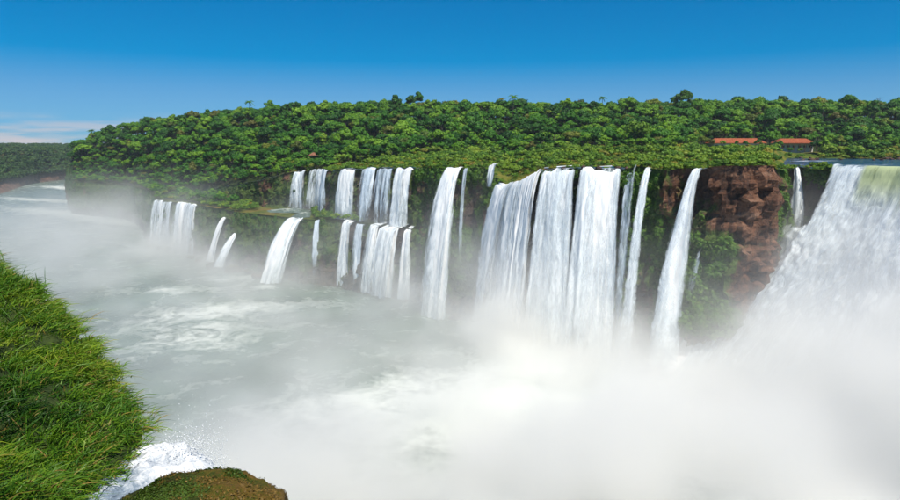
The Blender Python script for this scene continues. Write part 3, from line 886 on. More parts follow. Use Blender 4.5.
# ------------------------------------------------------------------ lodge and pavilion at the forest edge
def plain(name, c0, c1, sc=0.6, rough=0.8):
    b = MatB(name)
    n = b.noise(b.obj(), sc, 5, 0.6)
    return b.done(b.bsdf(b.mix(b.rng(n, 0.3, 0.7), c0, c1), rough, b.bump(n, 0.3, 0.05)))
M_ROOF = plain('terracotta', (0.24, 0.055, 0.022), (0.40, 0.12, 0.05), 1.1)
M_WALL = plain('pale_plaster', (0.50, 0.47, 0.42), (0.66, 0.63, 0.58))
M_WOOD = plain('dark_timber', (0.06, 0.035, 0.022), (0.12, 0.07, 0.045), 2.0)
M_GLASS = plain('dark_glass', (0.015, 0.02, 0.025), (0.03, 0.035, 0.04), 1.0, 0.12)

def prism_roof(L, W, H, over, hip):
    a, b = L / 2 + over, W / 2 + over
    V = [(-a, -b, 0), (a, -b, 0), (a, b, 0), (-a, b, 0), (-a + hip, 0, H), (a - hip, 0, H), (-a, -b, -.25), (a, -b, -.25), (a, b, -.25), (-a, b, -.25)]
    F4 = [(0, 1, 5, 4), (2, 3, 4, 5), (6, 7, 1, 0), (7, 8, 2, 1), (8, 9, 3, 2), (9, 6, 0, 3), (9, 8, 7, 6)]
    F3 = [(1, 2, 5), (3, 0, 4)]
    return V, [np.array(F4), np.array(F3)]

def lodge(px0, px1, Y, z, W, hw, hr, label, veranda):
    x0 = at(px0, Y, z)[0]; x1 = at(px1, Y, z)[0]; L = x1 - x0
    r = empty('lodge', ((x0 + x1) / 2, Y + W / 2, z)); tag(r, label, 'building')
    obj('wall', box_mesh('wall', [(-L / 2, -W / 2, -4, L / 2, W / 2, hw)], [M_WALL]), r)
    V, F = prism_roof(L, W, hr, 1.2, W * 0.3)
    ro = obj('roof', mesh_np('roof', V, F, [M_ROOF], False), r, (0, 0, hw))
    nt = int((L + 2) / 1.1)                       # ribs of barrel tile down the front slope
    rib = box_mesh('tile_row', [(-0.14, 0, 0, 0.14, 1.0, 0.12)], [M_ROOF])
    ang = math.atan2(hr, W / 2 + 1.2); ln = math.hypot(hr, W / 2 + 1.2)
    for q in range(nt):
        xx = -L / 2 - 1 + (q + .5) * (L + 2) / nt
        lim = min(1.0, (L / 2 + 1.2 - abs(xx)) / (W * 0.3))
        if lim < 0.15: continue
        t = obj('tile_row', rib, ro, (xx, -W / 2 - 1.2, 0.01)); t.rotation_euler = (ang, 0, 0); t.scale = (1, ln * lim * 0.97, 1)
    nw = int(L / 3.6)
    wm = box_mesh('window', [(-1.0, -0.10, 0, 1.0, 0.02, 1.6)], [M_WOOD]); pm = box_mesh('pane', [(-0.85, -0.14, 0.15, 0.85, -0.08, 1.45)], [M_GLASS])
    for q in range(nw):
        w = obj('window', wm, r, (-L / 2 + (q + .5) * L / nw, -W / 2, 1.0)); obj('pane', pm, w)
    if veranda:
        obj('veranda_roof', box_mesh('veranda_roof', [(-L / 2 - .5, -W / 2 - 4, hw - .55, L / 2 + .5, -W / 2 - .003, hw - .35)], [M_WOOD]), r)
        pmm = box_mesh('post', [(-0.14, -0.14, -2, 0.14, 0.14, hw - .55)], [M_WOOD])
        for q in range(7): obj('post', pmm, r, (-L / 2 + q * L / 6, -W / 2 - 3.7, 0))
    return r
LZ = 75.5
lodge(714, 764, 440, LZ, 13, 4.0, 3.4, 'pale lodge with a long orange tiled roof at the forest edge', False)
lodge(780, 813, 442, LZ - .4, 12, 4.4, 3.2, 'shorter lodge with orange tiled roof and a dark timber veranda', True)
# small timber lookout pavilion among the trees above the inner fall
xz = at(314, 452, 70)
r = empty('pavilion', (xz[0], 452, 0)); tag(r, 'small brown timber pavilion among trees above the inner fall', 'pavilion')
gz = float(on_plateau(np.array([xz[0]]), np.array([452.0]))[0][0])
r.location.z = gz
V, F = prism_roof(5.5, 5.5, 2.2, 0.6, 2.9)
obj('roof', mesh_np('roof', V, F, [plain('brown_tile', (0.16, 0.07, 0.04), (0.26, 0.12, 0.07))], False), r, (0, 0, 8.2))
obj('deck', box_mesh('deck', [(-2.9, -2.9, 4.6, 2.9, 2.9, 4.9)], [M_WOOD]), r)
obj('wall', box_mesh('wall', [(-2.6, -2.2, 0, 2.6, 2.6, 4.6)], [M_WOOD]), r)
pm = box_mesh('post', [(-.15, -.15, 4.9, .15, .15, 8.2)], [M_WOOD])
for sx in (-1, 1):
    for sy in (-1, 1): obj('post', pm, r, (sx * 2.5, sy * 2.5, 0))
obj('railing', box_mesh('railing', [(-2.9, -2.92, 5.7, 2.9, -2.8, 5.85), (-2.9, -2.92, 5.3, 2.9, -2.8, 5.4)], [M_WOOD]), r)

# ------------------------------------------------------------------ forest
def grid_scatter(x0, x1, y0, y1, sp, seed):
    rs = np.random.default_rng(seed)
    xs = np.arange(x0, x1, sp); ys = np.arange(y0, y1, sp * .9)
    X, Y = np.meshgrid(xs, ys); X = X + (np.arange(len(ys)) % 2 * sp / 2)[:, None]
    X = X.ravel() + rs.uniform(-.42, .42, X.size) * sp; Y = Y.ravel() + rs.uniform(-.42, .42, Y.size) * sp
    return X, Y, rs

X, Y, rs = grid_scatter(-640, 640, 360, 1000, 8.2, 21)
Z, Yr, P_ = on_plateau(X, Y)
crestY = np.interp(P_, CR_P, CR_Y)
fn = fbm(np.stack([X, Y, X * 0], 1) * 0.02, 3, 33)
front = np.where(P_ < 250, Yr + 2, np.where(P_ < 340, np.maximum(Yr + 12, 428 - (P_ - 250) * .02), np.interp(P_, [340, 480, 640, 690, 700, 824, 830], [396, 394, 386, 386, 448, 448, 414]) + (fn - .5) * np.where(P_ > 695, 30, 80)))
front = np.where(P_ < 330, front + (fn - .5) * 12, front)
ok = (Y > front) & (Y < crestY + 40) & (P_ > 68) & (P_ < 1010)
# keep the lodge fronts clear
for (pa, pb, yy) in ((700, 770, 458), (774, 822, 460)):
    ok &= ~((P_ > pa) & (P_ < pb) & (Y < yy + 8))
ok &= ~((P_ > 308) & (P_ < 320) & (Y < 462))
X, Y, Z, P_ = X[ok], Y[ok], Z[ok], P_[ok]
n = len(X)
EX = np.array([(703, 418, .75), (710, 424, .55), (769, 414, .85), (774, 424, .9), (779, 416, .6), (757, 412, .42), (736, 410, .38), (817, 425, .8), (824, 418, .9), (690, 400, .8), (678, 385, .7), (665, 372, .75), (650, 360, .6), (745, 416, .4), (722, 414, .42), (800, 421, .36), (790, 418, .4)])
ex = np.array([at(q[0], q[1], 73)[0] for q in EX])
X = np.concatenate([X, ex]); Y = np.concatenate([Y, EX[:, 1]]); ze, _, pe = on_plateau(ex, EX[:, 1]); Z = np.concatenate([Z, ze - .3]); P_ = np.concatenate([P_, pe]); front_ok = np.concatenate([front[ok], EX[:, 1] - 60])
n = len(X)
scl = 0.55 + 0.85 * rs.uniform(0, 1, n) ** 1.5 * np.where(rs.uniform(size=n) < 0.06, 1.45, 1.0)
edge = smooth(0, 40, Y - front_ok); scl *= 0.62 + 0.38 * edge
scl[-len(EX):] = EX[:, 2]
var = rs.choice(7, n, p=[.175, .165, .16, .165, .16, .16, .015]); rot = rs.uniform(0, 6.28, n)
KA = np.array(KINDS)
# which trees show most: paint discs front to back into a coarse picture
cz = Z + scl * (KA[var, 2] * .55 + KA[var, 1] * .5)
px_, py_, dd = to_px(np.stack([X, Y, cz], 1))
rpx = 600 * scl * KA[var, 0] / dd
rpy = 600 * scl * KA[var, 1] * .5 / dd
SSF = 2
buf = np.zeros((120 * SSF, 920 * SSF), bool); vis = np.zeros(n)
for i in np.argsort(Y):
    x0, x1 = int((px_[i] - rpx[i]) * SSF), int((px_[i] + rpx[i]) * SSF) + 1
    y0, y1 = int((py_[i] - 90 - rpy[i]) * SSF), int((py_[i] - 90 + rpy[i]) * SSF) + 1
    x0, y0 = max(0, x0), max(0, y0); x1, y1 = min(buf.shape[1], x1), min(buf.shape[0], y1)
    if x1 <= x0 or y1 <= y0: continue
    yy, xx = np.mgrid[y0:y1, x0:x1]
    disc = (((xx / SSF - px_[i]) / rpx[i]) ** 2 + ((yy / SSF + 90 - py_[i]) / rpy[i]) ** 2) < 1
    sub = buf[y0:y1, x0:x1]
    vis[i] = (disc & ~sub).sum(); sub |= disc
vis[-len(EX):] += 1e6
top = np.argsort(-vis)[:296]
rest = np.setdiff1d(np.nonzero(vis >= 0)[0], top)
SHAPE = ('round-headed', 'slender', 'wide spreading', 'narrow upright', 'high-crowned', 'big bulky', 'palm')
def tone_word(t): return 'deep green' if t < .3 else ('mid green' if t < .6 else ('fresh green' if t < .85 else 'yellow-green'))
def tree_label(i, tone):
    p, y, s = P_[i], Y[i], scl[i]
    if p < 125: zone, gr = 'at the end of the wooded hill above the river bend', 'trees at the end of the wooded hill'
    elif p < 210: zone, gr = 'on the wooded slope above the far shelf falls', 'trees on the slope above the shelf falls'
    elif p < 300: zone, gr = 'on the wooded slope beside the inner upper fall', 'trees on the slope beside the inner fall'
    elif p < 335: zone, gr = 'near the brown timber pavilion', 'trees near the pavilion'
    elif 690 < p < 835 and y < 485: zone, gr = 'close around the orange-roofed lodges', 'trees around the lodges'
    elif p < 425: zone, gr = 'in the forest above the twin-tier cascade', 'trees above the twin-tier cascade'
    elif p < 500: zone, gr = 'in the forest behind the tall leaning fall', 'trees behind the leaning fall'
    elif p < 630: zone, gr = 'in the forest behind the main curtain', 'trees behind the main curtain'
    elif p < 700: zone, gr = 'in the forest behind the slim slanting falls', 'trees behind the slim falls'
    elif p < 820: zone, gr = 'on the forest rise behind the orange-roofed lodges', 'trees behind the lodges'
    else: zone, gr = 'in the forest beyond the dark upper river', 'trees beyond the upper river'
    if py_[i] < 110: zone = zone.replace('in the forest', 'on the skyline').replace('on the forest rise', 'on the skyline')
    size_ = 'small' if s < .75 else ''
    return ' '.join(w for w in (size_, tone_word(tone), SHAPE[var[i]], 'tree' if var[i] < 6 else '', zone) if w), gr
for i in top:
    e = empty('forest_tree', (float(X[i]), float(Y[i]), float(Z[i])))
    tone = float(rs.uniform()); e.rotation_euler.z = float(rot[i]); s_ = float(scl[i]); e.scale = (s_, s_, s_ * float(rs.uniform(.88, 1.15)))
    lb, gr = tree_label(i, tone); tag(e, lb, 'tree', gr)
    obj('crown', CROWNS[var[i]], e).color = (tone, 0, 0, 1); obj('trunk', TRUNKS[var[i]], e)
scatter_object('forest', np.stack([X, Y, Z], 1)[rest], scl[rest], rot[rest], var[rest].astype(float), proto_col, 'dense green mass of the forest deeper on the plateau', 'forest')

XS, YS, rs = grid_scatter(-470, -150, 400, 760, 6.5, 23)
a_ = XS / YS
AS = R_s[:, 0] / R_s[:, 1]; o_ = np.argsort(AS)
Ylow = np.interp(a_, AS[o_], R_s[o_, 1]); pS = np.interp(a_, AS[o_], R_s[o_, 3]); Yup = np.interp(a_, ANG[order], R_r[order, 1])
okS = (pS > 74) & (pS < 236) & (YS > Ylow + 1.5) & (YS < Yup + 3) & ~((pS > 155) & (YS < Ylow + 16))
XH, YH, rs = grid_scatter(-560, 560, 395, 800, 6.5, 24)
ZH, YrH, PH_ = on_plateau(XH, YH)
cH = np.interp(PH_, CR_P, CR_Y)
okH = (YH > YrH + 1) & (PH_ > 74) & ((PH_ < 335) | ((PH_ < 940) & (YH > cH - 25))) & (YH < np.interp(PH_, CR_P, CR_Y) + 30)
LX = np.concatenate([XS[okS], XH[okH]]); LY = np.concatenate([YS[okS], YH[okH]]); LZ_ = np.concatenate([np.full(okS.sum(), 35.5), ZH[okH] - 1.5])
LS = np.concatenate([rs.uniform(.35, .75, okS.sum()), rs.uniform(.4, .72, okH.sum())])
scatter_object('understorey', np.stack([LX, LY, LZ_], 1), LS, rs.uniform(0, 6.28, len(LX)), rs.integers(0, 6, len(LX)).astype(float), proto_col, 'young growth filling the wooded slope under the trees', 'undergrowth')

# bare tree on the skyline and a tall dark crown
def bare_tree(px, Yd, zg, h, label, seed):
    rs2 = np.random.default_rng(seed)
    x = at(px, Yd, zg)[0]
    e = empty('bare_tree', (x, Yd, zg)); tag(e, label, 'tree')
    v_, f_ = tube([(0, 0, -1), (.4, 0, h * .5), (0, .3, h * .8)], .38, .16, 6)
    obj('trunk', mesh_np('trunk', v_, f_, [M_BARK]), e)
    for q in range(11):
        a = rs2.uniform(0, 6.28); z0 = h * rs2.uniform(.5, .8); l = rs2.uniform(2.5, 5)
        v_, f_ = join([tube([(0.2, .1, z0), (math.cos(a) * l * .6, math.sin(a) * l * .6, z0 + l * .5), (math.cos(a) * l, math.sin(a) * l, z0 + l * 1.1)], .14, .05, 4),
                       tube([(math.cos(a) * l * .6, math.sin(a) * l * .6, z0 + l * .5), (math.cos(a + .7) * l * .9, math.sin(a + .7) * l * .9, z0 + l * .9)], .09, .04, 4)])
        obj('branch', mesh_np('branch', v_, f_, [M_BARK]), e)
bare_tree(580, 612, 104, 21, 'leafless grey tree poking above the forest skyline behind the main curtain', 1)
bare_tree(878, 612, 104, 21, 'leafless tree poking above the forest skyline behind the upper river', 2)

# far forest on the distant plateau
Q = FARG
rs = np.random.default_rng(77)
m = 9000
ri = rs.uniform(1.6, 5.4, m) * 10; ci = rs.uniform(0, 7, m) * 10
r0 = ri.astype(int); c0 = ci.astype(int); wr = (ri - r0)[:, None]; wc = (ci - c0)[:, None]
pts = (Q[r0, c0] * (1 - wc) + Q[r0, np.minimum(c0 + 1, Q.shape[1] - 1)] * wc) * (1 - wr) + (Q[np.minimum(r0 + 1, Q.shape[0] - 1), c0] * (1 - wc) + Q[np.minimum(r0 + 1, Q.shape[0] - 1), np.minimum(c0 + 1, Q.shape[1] - 1)] * wc) * wr
scatter_object('far_forest', pts, rs.uniform(.7, 1.5, m), rs.uniform(0, 6.28, m), rs.integers(0, 4, m).astype(float), far_col, 'hazy far forest beyond the bend of the river', 'forest')

# ------------------------------------------------------------------ scrub on the plateau and shelf
X, Y, rs = grid_scatter(-420, 420, 190, 470, 3.4, 31)
Z, Yr, P_ = on_plateau(X, Y)
fn = fbm(np.stack([X, Y, X * 0], 1) * 0.045, 3, 41)
d_rim = Y - Yr
ok = (d_rim > -.5) & (P_ > 235) & (P_ < 1000) & (Y < 462) & (fn + rs.uniform(-.12, .12, len(X)) > 0.40)
ok &= ~((P_ > 772) & (Y < 398))
ok &= ~((P_ > 498) & (P_ < 630) & (d_rim < 20)) & ~((P_ > 338) & (P_ < 420) & (d_rim < 10) & (fn < .56))
for (a, b) in ((294, 309), (312, 326), (446, 464), (648, 656), (697, 708), (795, 804)): ok &= ~((P_ > a) & (P_ < b) & (d_rim < 9))
for (pa, pb) in ((706, 770), (773, 820)): ok &= ~((P_ > pa) & (P_ < pb) & (Y > 405))
X1, Y1, Z1 = X[ok], Y[ok], Z[ok]; P1 = P_[ok]
s1 = .78 * (.35 + 1.5 * rs.uniform(0, 1, len(X1)) ** 2.2) * (0.75 + 0.75 * smooth(0, 90, d_rim[ok])) * np.where(Y1 > 400, 1.35, 1) * np.where((P1 > 695) & (P1 < 825) & (Y1 > 290), .5, 1)
# tufts and bushes right on the rim, leaning over the edge
rp = rs.uniform(300, 834, 1500)
q_, nn_ = rim_at(rp, False)
rd = rs.uniform(-1.0, 8, 1500) 
keep = np.ones(1500, bool)
for (a, b) in ((294, 309), (312, 326), (343, 361), (365, 377), (380, 393), (396, 416), (446, 464), (494, 500), (502, 630), (648, 656), (697, 708), (794, 806)): keep &= ~((rp > a) & (rp < b) & (rd < 6))
q_, nn_, rd, rp = q_[keep], nn_[keep], rd[keep], rp[keep]
X1 = np.concatenate([X1, q_[:, 0] - nn_[:, 0] * rd]); Y1 = np.concatenate([Y1, q_[:, 1] - nn_[:, 1] * rd]); Z1 = np.concatenate([Z1, q_[:, 2] - .25]); P1 = np.concatenate([P1, rp]); s1 = np.concatenate([s1, .22 + .75 * rs.uniform(0, 1, len(rp)) ** 2.5])
# shelf shrubs
XS, YS, rs = grid_scatter(-330, -10, 290, 520, 3.2, 37)
a_ = XS / YS
AS = R_s[:, 0] / R_s[:, 1]; o_ = np.argsort(AS)
Ylow = np.interp(a_, AS[o_], R_s[o_, 1]); pS = np.interp(a_, AS[o_], R_s[o_, 3])
Yup = np.interp(a_, ANG[order], R_r[order, 1])
fn2 = fbm(np.stack([XS, YS, XS * 0], 1) * 0.05, 3, 43)
ok = (YS > Ylow + .5) & (YS < Yup - 4) & (pS > 158) & (pS < 412) & (fn2 > .40 + .10 * smooth(250, 285, pS))
ok &= ~((pS > 258) & (pS < 314) & (YS > 345)) & ~((pS > 340) & (pS < 418) & (fn2 < .6)) & ~((pS > 160) & (pS < 201) & (YS < Ylow + 8))
X2, Y2 = XS[ok], YS[ok]; Z2 = np.full(len(X2), 36.6)
s2 = rs.uniform(.5, 1.2, len(X2)) * 1.15
XA = np.concatenate([X1, X2]); YA = np.concatenate([Y1, Y2]); ZA = np.concatenate([Z1, Z2]) - .1; SA = np.concatenate([s1, s2])
where = np.concatenate([np.zeros(len(X1)), np.ones(len(X2))]); PA = np.concatenate([P1, pS[ok]])
RA = rs.uniform(0, 6.28, len(XA)); VA = rs.integers(0, 4, len(XA))
size = SA / YA * (1 + .2 * rs.uniform(size=len(XA)))
SA = SA * 1.0
big = np.argsort(-size)[:280]
oth = np.setdiff1d(np.arange(len(XA)), big)
for i in big:
    e = empty('shrub', (float(XA[i]), float(YA[i]), float(ZA[i]))); e.rotation_euler.z = float(RA[i]); e.scale = (float(SA[i]),) * 3
    tone = float(rs.uniform())
    sw = ('small' if SA[i] < .8 else ('bushy' if SA[i] < 1.3 else 'large')) + ' ' + tone_word(tone) + ' shrub '
    if where[i]: zone, gr = 'on the shelf between the two steps', 'shrubs on the shelf'
    elif PA[i] > 660 and YA[i] < 225: zone, gr = 'on top of the brown buttress', 'shrubs on the buttress'
    elif PA[i] > 780: zone, gr = 'on the far bank of the upper river', 'shrubs by the upper river'
    elif PA[i] > 660: zone, gr = 'on the scrub flat in front of the lodges', 'shrubs in front of the lodges'
    elif PA[i] > 500: zone, gr = 'on the plateau behind the main curtain', 'shrubs behind the main curtain'
    elif PA[i] > 425: zone, gr = 'on the rim beside the tall leaning fall', 'shrubs beside the leaning fall'
    else: zone, gr = 'on the plateau above the twin-tier falls', 'shrubs above the twin-tier falls'
    tag(e, sw + zone, 'shrub', gr)
    obj('foliage', SHRUBS[VA[i]][0], e).color = (tone + (.5 if PA[i] > 640 and YA[i] < 260 else 0), 0, 0, 1); obj('stem', SHRUBS[VA[i]][1], e)
scatter_object('undergrowth', np.stack([XA, YA, ZA], 1)[oth], SA[oth], RA[oth], VA[oth].astype(float), shrub_col, 'low bright scrub carpeting the plateau and the shelf', 'undergrowth')

# ------------------------------------------------------------------ plants hanging on the cliffs
def clump_geo(nq, seed):
    rs2 = np.random.default_rng(seed)
    d = rs2.normal(size=(nq, 3)); d /= np.linalg.norm(d, axis=1)[:, None]
    d[:, 1] = -np.abs(d[:, 1]) * .8                  # outward is -Y
    C = d * rs2.uniform(.5, 1.0, nq)[:, None] * np.array([1.0, 0.7, 0.8])
    C[:, 2] -= np.abs(C[:, 1]) * .5
    Nn_ = d + np.array([0, -.4, .5]) + rs2.normal(size=(nq, 3)) * .4
    Nn_ /= np.linalg.norm(Nn_, axis=1)[:, None]
    return C, Nn_
CL = [clump_geo(42, 500 + k) for k in range(6)]
rs = np.random.default_rng(91)
for (Pf, Nf, veg, p, drop), nn_, lbl in zip(CLIFF_PTS, (1500, 5200, 2600), ('dark plants clinging to the upper step', 'green plants hanging over the main cliff and buttress', 'mossy plants covering the lower step')):
    w = smooth(.50, .85, veg) * (p < 1000) * (drop > 0.3) * np.where(p > 240, 1, .7)
    w = w / w.sum()
    idx = rs.choice(len(Pf), nn_, p=w)
    Vs = []; 
    for k in range(6):
        I = idx[k::6]; C, Nn_ = CL[k]
        ang = np.arctan2(Nf[I, 0], -Nf[I, 1]) + rs.uniform(-.5, .5, len(I))
        ca, sa = np.cos(ang), np.sin(ang)
        sc = rs.uniform(.55, 1.5, len(I)) * (1.0 + .45 * smooth(.7, 1, veg[I]))
        sz = np.stack([sc, sc, sc * rs.uniform(.8, 1.7, len(I))], 1)
        Cc = C[None] * sz[:, None, :]
        Cx = Cc[..., 0] * ca[:, None] - Cc[..., 1] * sa[:, None]; Cy = Cc[..., 0] * sa[:, None] + Cc[..., 1] * ca[:, None]
        Nx = Nn_[None, :, 0] * ca[:, None] - Nn_[None, :, 1] * sa[:, None]; Ny = Nn_[None, :, 0] * sa[:, None] + Nn_[None, :, 1] * ca[:, None]
        base = Pf[I] + Nf[I] * .3
        CC = np.stack([Cx + base[:, None, 0], Cy + base[:, None, 1], Cc[..., 2] + base[:, None, 2]], -1).reshape(-1, 3)
        NN = np.stack([Nx, Ny, np.broadcast_to(Nn_[None, :, 2], Nx.shape)], -1).reshape(-1, 3)
        Vs.append(quads(CC, NN, 0.34 * rs.uniform(.6, 1.4, len(CC)) * np.repeat(sc, len(C)), .7))
    V_, F_ = join(Vs)
    tag(obj('foliage', mesh_np('foliage', V_, F_, [M_VINE], False)), lbl, 'foliage', kind='stuff')

# ------------------------------------------------------------------ boulders along lips, shelf and foot of the cliffs
def boulder_mesh(seed, n=14):
    rs2 = np.random.default_rng(seed)
    th = np.linspace(0, math.pi, n); ph = np.linspace(0, 2 * math.pi, 2 * n, endpoint=False)
    TH, PH = np.meshgrid(th, ph, indexing='ij')
    D = np.stack([np.sin(TH) * np.cos(PH), np.sin(TH) * np.sin(PH), np.cos(TH)], -1).reshape(-1, 3)
    r = 0.75 + .7 * (fbm(D * 1.4 + seed, 4, seed) - .5) + .0
    nrm = rs2.normal(size=(7, 3)); nrm /= np.linalg.norm(nrm, axis=1)[:, None]
    V = D * r[:, None]
    for q in nrm:                                  # plane cuts give flat faces
        h = V @ q; lim = rs2.uniform(.45, .7)
        V = V - np.maximum(h - lim, 0)[:, None] * q * .85
    m2 = 2 * n
    F = [[i * m2 + j, (i + 1) * m2 + j, (i + 1) * m2 + (j + 1) % m2, i * m2 + (j + 1) % m2] for i in range(n - 1) for j in range(m2)]
    return V, np.array(F)
BM = []
for q in range(5):
    V_, F_ = boulder_mesh(600 + q)
    BM.append((mesh_np('boulder', V_, F_, [M_ROCK], True, {'veg': V_[:, 2] * .3 + .1, 'wet': V_[:, 0] * 0 + .55}), mesh_np('boulder', V_, F_, [M_ROCK], True, {'veg': V_[:, 2] * .3 + .25, 'wet': V_[:, 0] * 0 + .1})))
def boulder(x, y, z, s, label, group, wet=0):
    o = obj('boulder', BM[RNG.integers(0, 5)][1 - wet], None, (x, y, z))
    o.scale = (s * RNG.uniform(.9, 1.5), s * RNG.uniform(.8, 1.2), s * RNG.uniform(.55, .9)); o.rotation_euler = (RNG.uniform(-.2, .2), RNG.uniform(-.2, .2), RNG.uniform(0, 6.28))
    tag(o, label, 'boulder', group)
for p in (505, 521, 547, 566, 584, 602, 618, 627):
    q, nn = rim_at(np.array([p]), False); boulder(q[0, 0] - nn[0, 0] * 1.5, q[0, 1] - nn[0, 1] * 1.5, q[0, 2] + .3, RNG.uniform(.9, 1.9), 'dark wet boulder on the lip of the main curtain', 'boulders on the lip of the main curtain', 1)
for p in (774, 786, 809, 822, 831, 838):
    q, nn = rim_at(np.array([p]), False); boulder(q[0, 0] - nn[0, 0] * 1.5, q[0, 1] - nn[0, 1] * 1.5, q[0, 2] + .2, RNG.uniform(1.0, 1.9), 'brown boulder at the edge of the upper river above the cleft', 'boulders above the cleft')
for q in range(16):
    p = RNG.uniform(790, 915); Y_ = RNG.uniform(330, 402); x = at(p, Y_, 70)[0]
    boulder(x, Y_, 69.9, RNG.uniform(.8, 2.2), 'dark boulder breaking the surface of the upper river', 'boulders in the upper river', 1)
for p in (686, 694, 701, 708, 716, 723):
    q, nn = rim_at(np.array([p]), False); boulder(q[0, 0] + nn[0, 0] * 9.5, q[0, 1] + nn[0, 1] * 9.5, 1.5, RNG.uniform(2.0, 4.0), 'wet boulder heaped at the foot of the brown buttress', 'boulders under the buttress', 1)
for p in (160, 170, 178, 205, 214, 222, 232, 246, 258, 275):
    q, nn = rim_at(np.array([p]), True); d_ = RNG.uniform(8, 16); boulder(q[0, 0] + nn[0, 0] * d_, q[0, 1] + nn[0, 1] * d_, 1.2, RNG.uniform(3, 6), 'misty boulder at the foot of the mossy lower step', 'boulders under the lower step', 0)
for p in (425, 455, 470, 482):
    q, nn = rim_at(np.array([p]), False); boulder(q[0, 0] + nn[0, 0] * 14, q[0, 1] + nn[0, 1] * 14, .5, RNG.uniform(2, 3.4), 'wet boulder at the foot of the tall leaning fall', 'boulders under the leaning fall', 1)

# ------------------------------------------------------------------ foreground: near bank, stream, mossy boulder, grass
EDGE = np.array([(-26, 30, 76.2), (-19, 22.5, 75.3), (-13, 17, 74.05), (-10, 15, 73.4), (-8.6, 13.9, 73.0), (-7.4, 12.5, 72.65), (-6.25, 11.4, 72.3), (-5.95, 10.7, 72.1), (-6.1, 10.0, 72.1), (-6.2, 9.0, 72.2), (-5.9, 7.8, 72.5), (-5.2, 6.2, 73.0), (-4.6, 4.0, 73.4), (-4.2, 1.0, 73.6), (-4.2, -6, 73.8)])
dE = np.concatenate([[0], np.cumsum(np.linalg.norm(np.diff(EDGE[:, :2], axis=0), axis=1))])
sE = np.linspace(0, dE[-1], 150)
E = np.stack([np.interp(sE, dE, EDGE[:, k]) for k in range(3)], 1)
CI = np.stack([np.interp(sE, [0, dE[4], dE[9], dE[-1]], [-30, -19, -17, -14]), np.interp(sE, [0, dE[4], dE[9], dE[-1]], [18, 11, 5, -8])], 1)
bs = np.concatenate([[-.05, -.03, -.01], np.linspace(0, 1, 48) ** 1.4])
nu, nv = len(E), len(bs)
Uu = np.tile(np.arange(nu), nv); B = np.repeat(bs, nu)
Bc = np.clip(B, 0, 1)
X = E[Uu, 0] + (CI[Uu, 0] - E[Uu, 0]) * Bc; Y = E[Uu, 1] + (CI[Uu, 1] - E[Uu, 1]) * Bc
dist = Bc * np.linalg.norm(CI - E[:, :2], axis=1)[Uu]
Z = E[Uu, 2] + 1.75 * (1 - np.exp(-dist / 1.7)) + 0.10 * dist
Z += (fbm(np.stack([X, Y, X * 0], 1) * 0.40, 3, 140) - .5) * 2.9 * smooth(-.2, 1.2, dist)
und = np.where(B < 0, -B / .05, 0)
cen = CI - E[:, :2]; cen /= np.linalg.norm(cen, axis=1)[:, None]
X += cen[Uu, 0] * und * .5; Y += cen[Uu, 1] * und * .5; Z -= und * 2.2
BANK = np.stack([X, Y, Z], 1)
def soil():
    b = MatB('bank_soil'); n = b.noise(b.pos(), 3.0, 5)
    return b.done(b.bsdf(b.ramp(n, [(0.3, (0.014, 0.028, 0.006)), (0.7, (0.040, 0.062, 0.012))]), 0.95, b.bump(n, .6, .1)))
tag(obj('bank', mesh_np('bank', BANK, grid_faces(nu, nv), [soil()])), 'steep earth bank under the long grass', 'bank', kind='structure')

# near cliff under the bank and the stream: shelf of rock with its face down to the river
NE = np.array([(-60, 62), (-27, 31), (-13.6, 17.2), (-10.4, 15.2), (-7.6, 12.8), (-6.3, 11.6), (-5.2, 11.2), (-4.4, 10.4), (-3.5, 9.6), (-2.6, 9.1), (-1.4, 7.6), (2, 6.4), (9, 5), (24, 2), (60, -14)])
dN = np.concatenate([[0], np.cumsum(np.linalg.norm(np.diff(NE, axis=0), axis=1))]); sN = np.linspace(0, dN[-1], 220)
NEr = np.stack([np.interp(sN, dN, NE[:, k]) for k in (0, 1)], 1)
zl = np.concatenate([[71.35, 71.35, 71.3, 70.6], np.linspace(68, -3, 40)])
off = np.concatenate([[-40, -3, -.4, 0], np.linspace(0, 0, 40)])
Uu = np.tile(np.arange(220), 44); J = np.repeat(np.arange(44), 220)
tn = np.gradient(NEr, axis=0); tn /= np.linalg.norm(tn, axis=1)[:, None]; on = np.stack([-tn[:, 1], tn[:, 0]], 1)
PN = np.stack([NEr[Uu, 0], NEr[Uu, 1], zl[J]], 1)
dz = (fbm(PN * .12, 4, 150) - .5) * 6 * smooth(70, 60, zl[J]) - smooth(70, 50, zl[J]) * 3 + (fbm(PN * .9, 3, 152) - .5) * .4
lip = np.where(J < 2, 1.0, 0.0)
PN[:, 0] += on[Uu, 0] * (off[J] * (1 - lip) + dz * (1 - lip)) ; PN[:, 1] += on[Uu, 1] * (off[J] * (1 - lip) + dz * (1 - lip)) + off[J] * lip
PN[:, 2] += (fbm(PN * .8, 3, 151) - .5) * .25 * (zl[J] > 70)
tag(obj('near_cliff', mesh_np('near_cliff', PN, grid_faces(220, 44)[:, ::-1], [M_ROCK], False, {'veg': PN[:, 0] * 0 + .35, 'wet': PN[:, 0] * 0 + .8})), 'wet rock ledge under the grassy bank, falling to the gorge', 'rock', kind='structure')

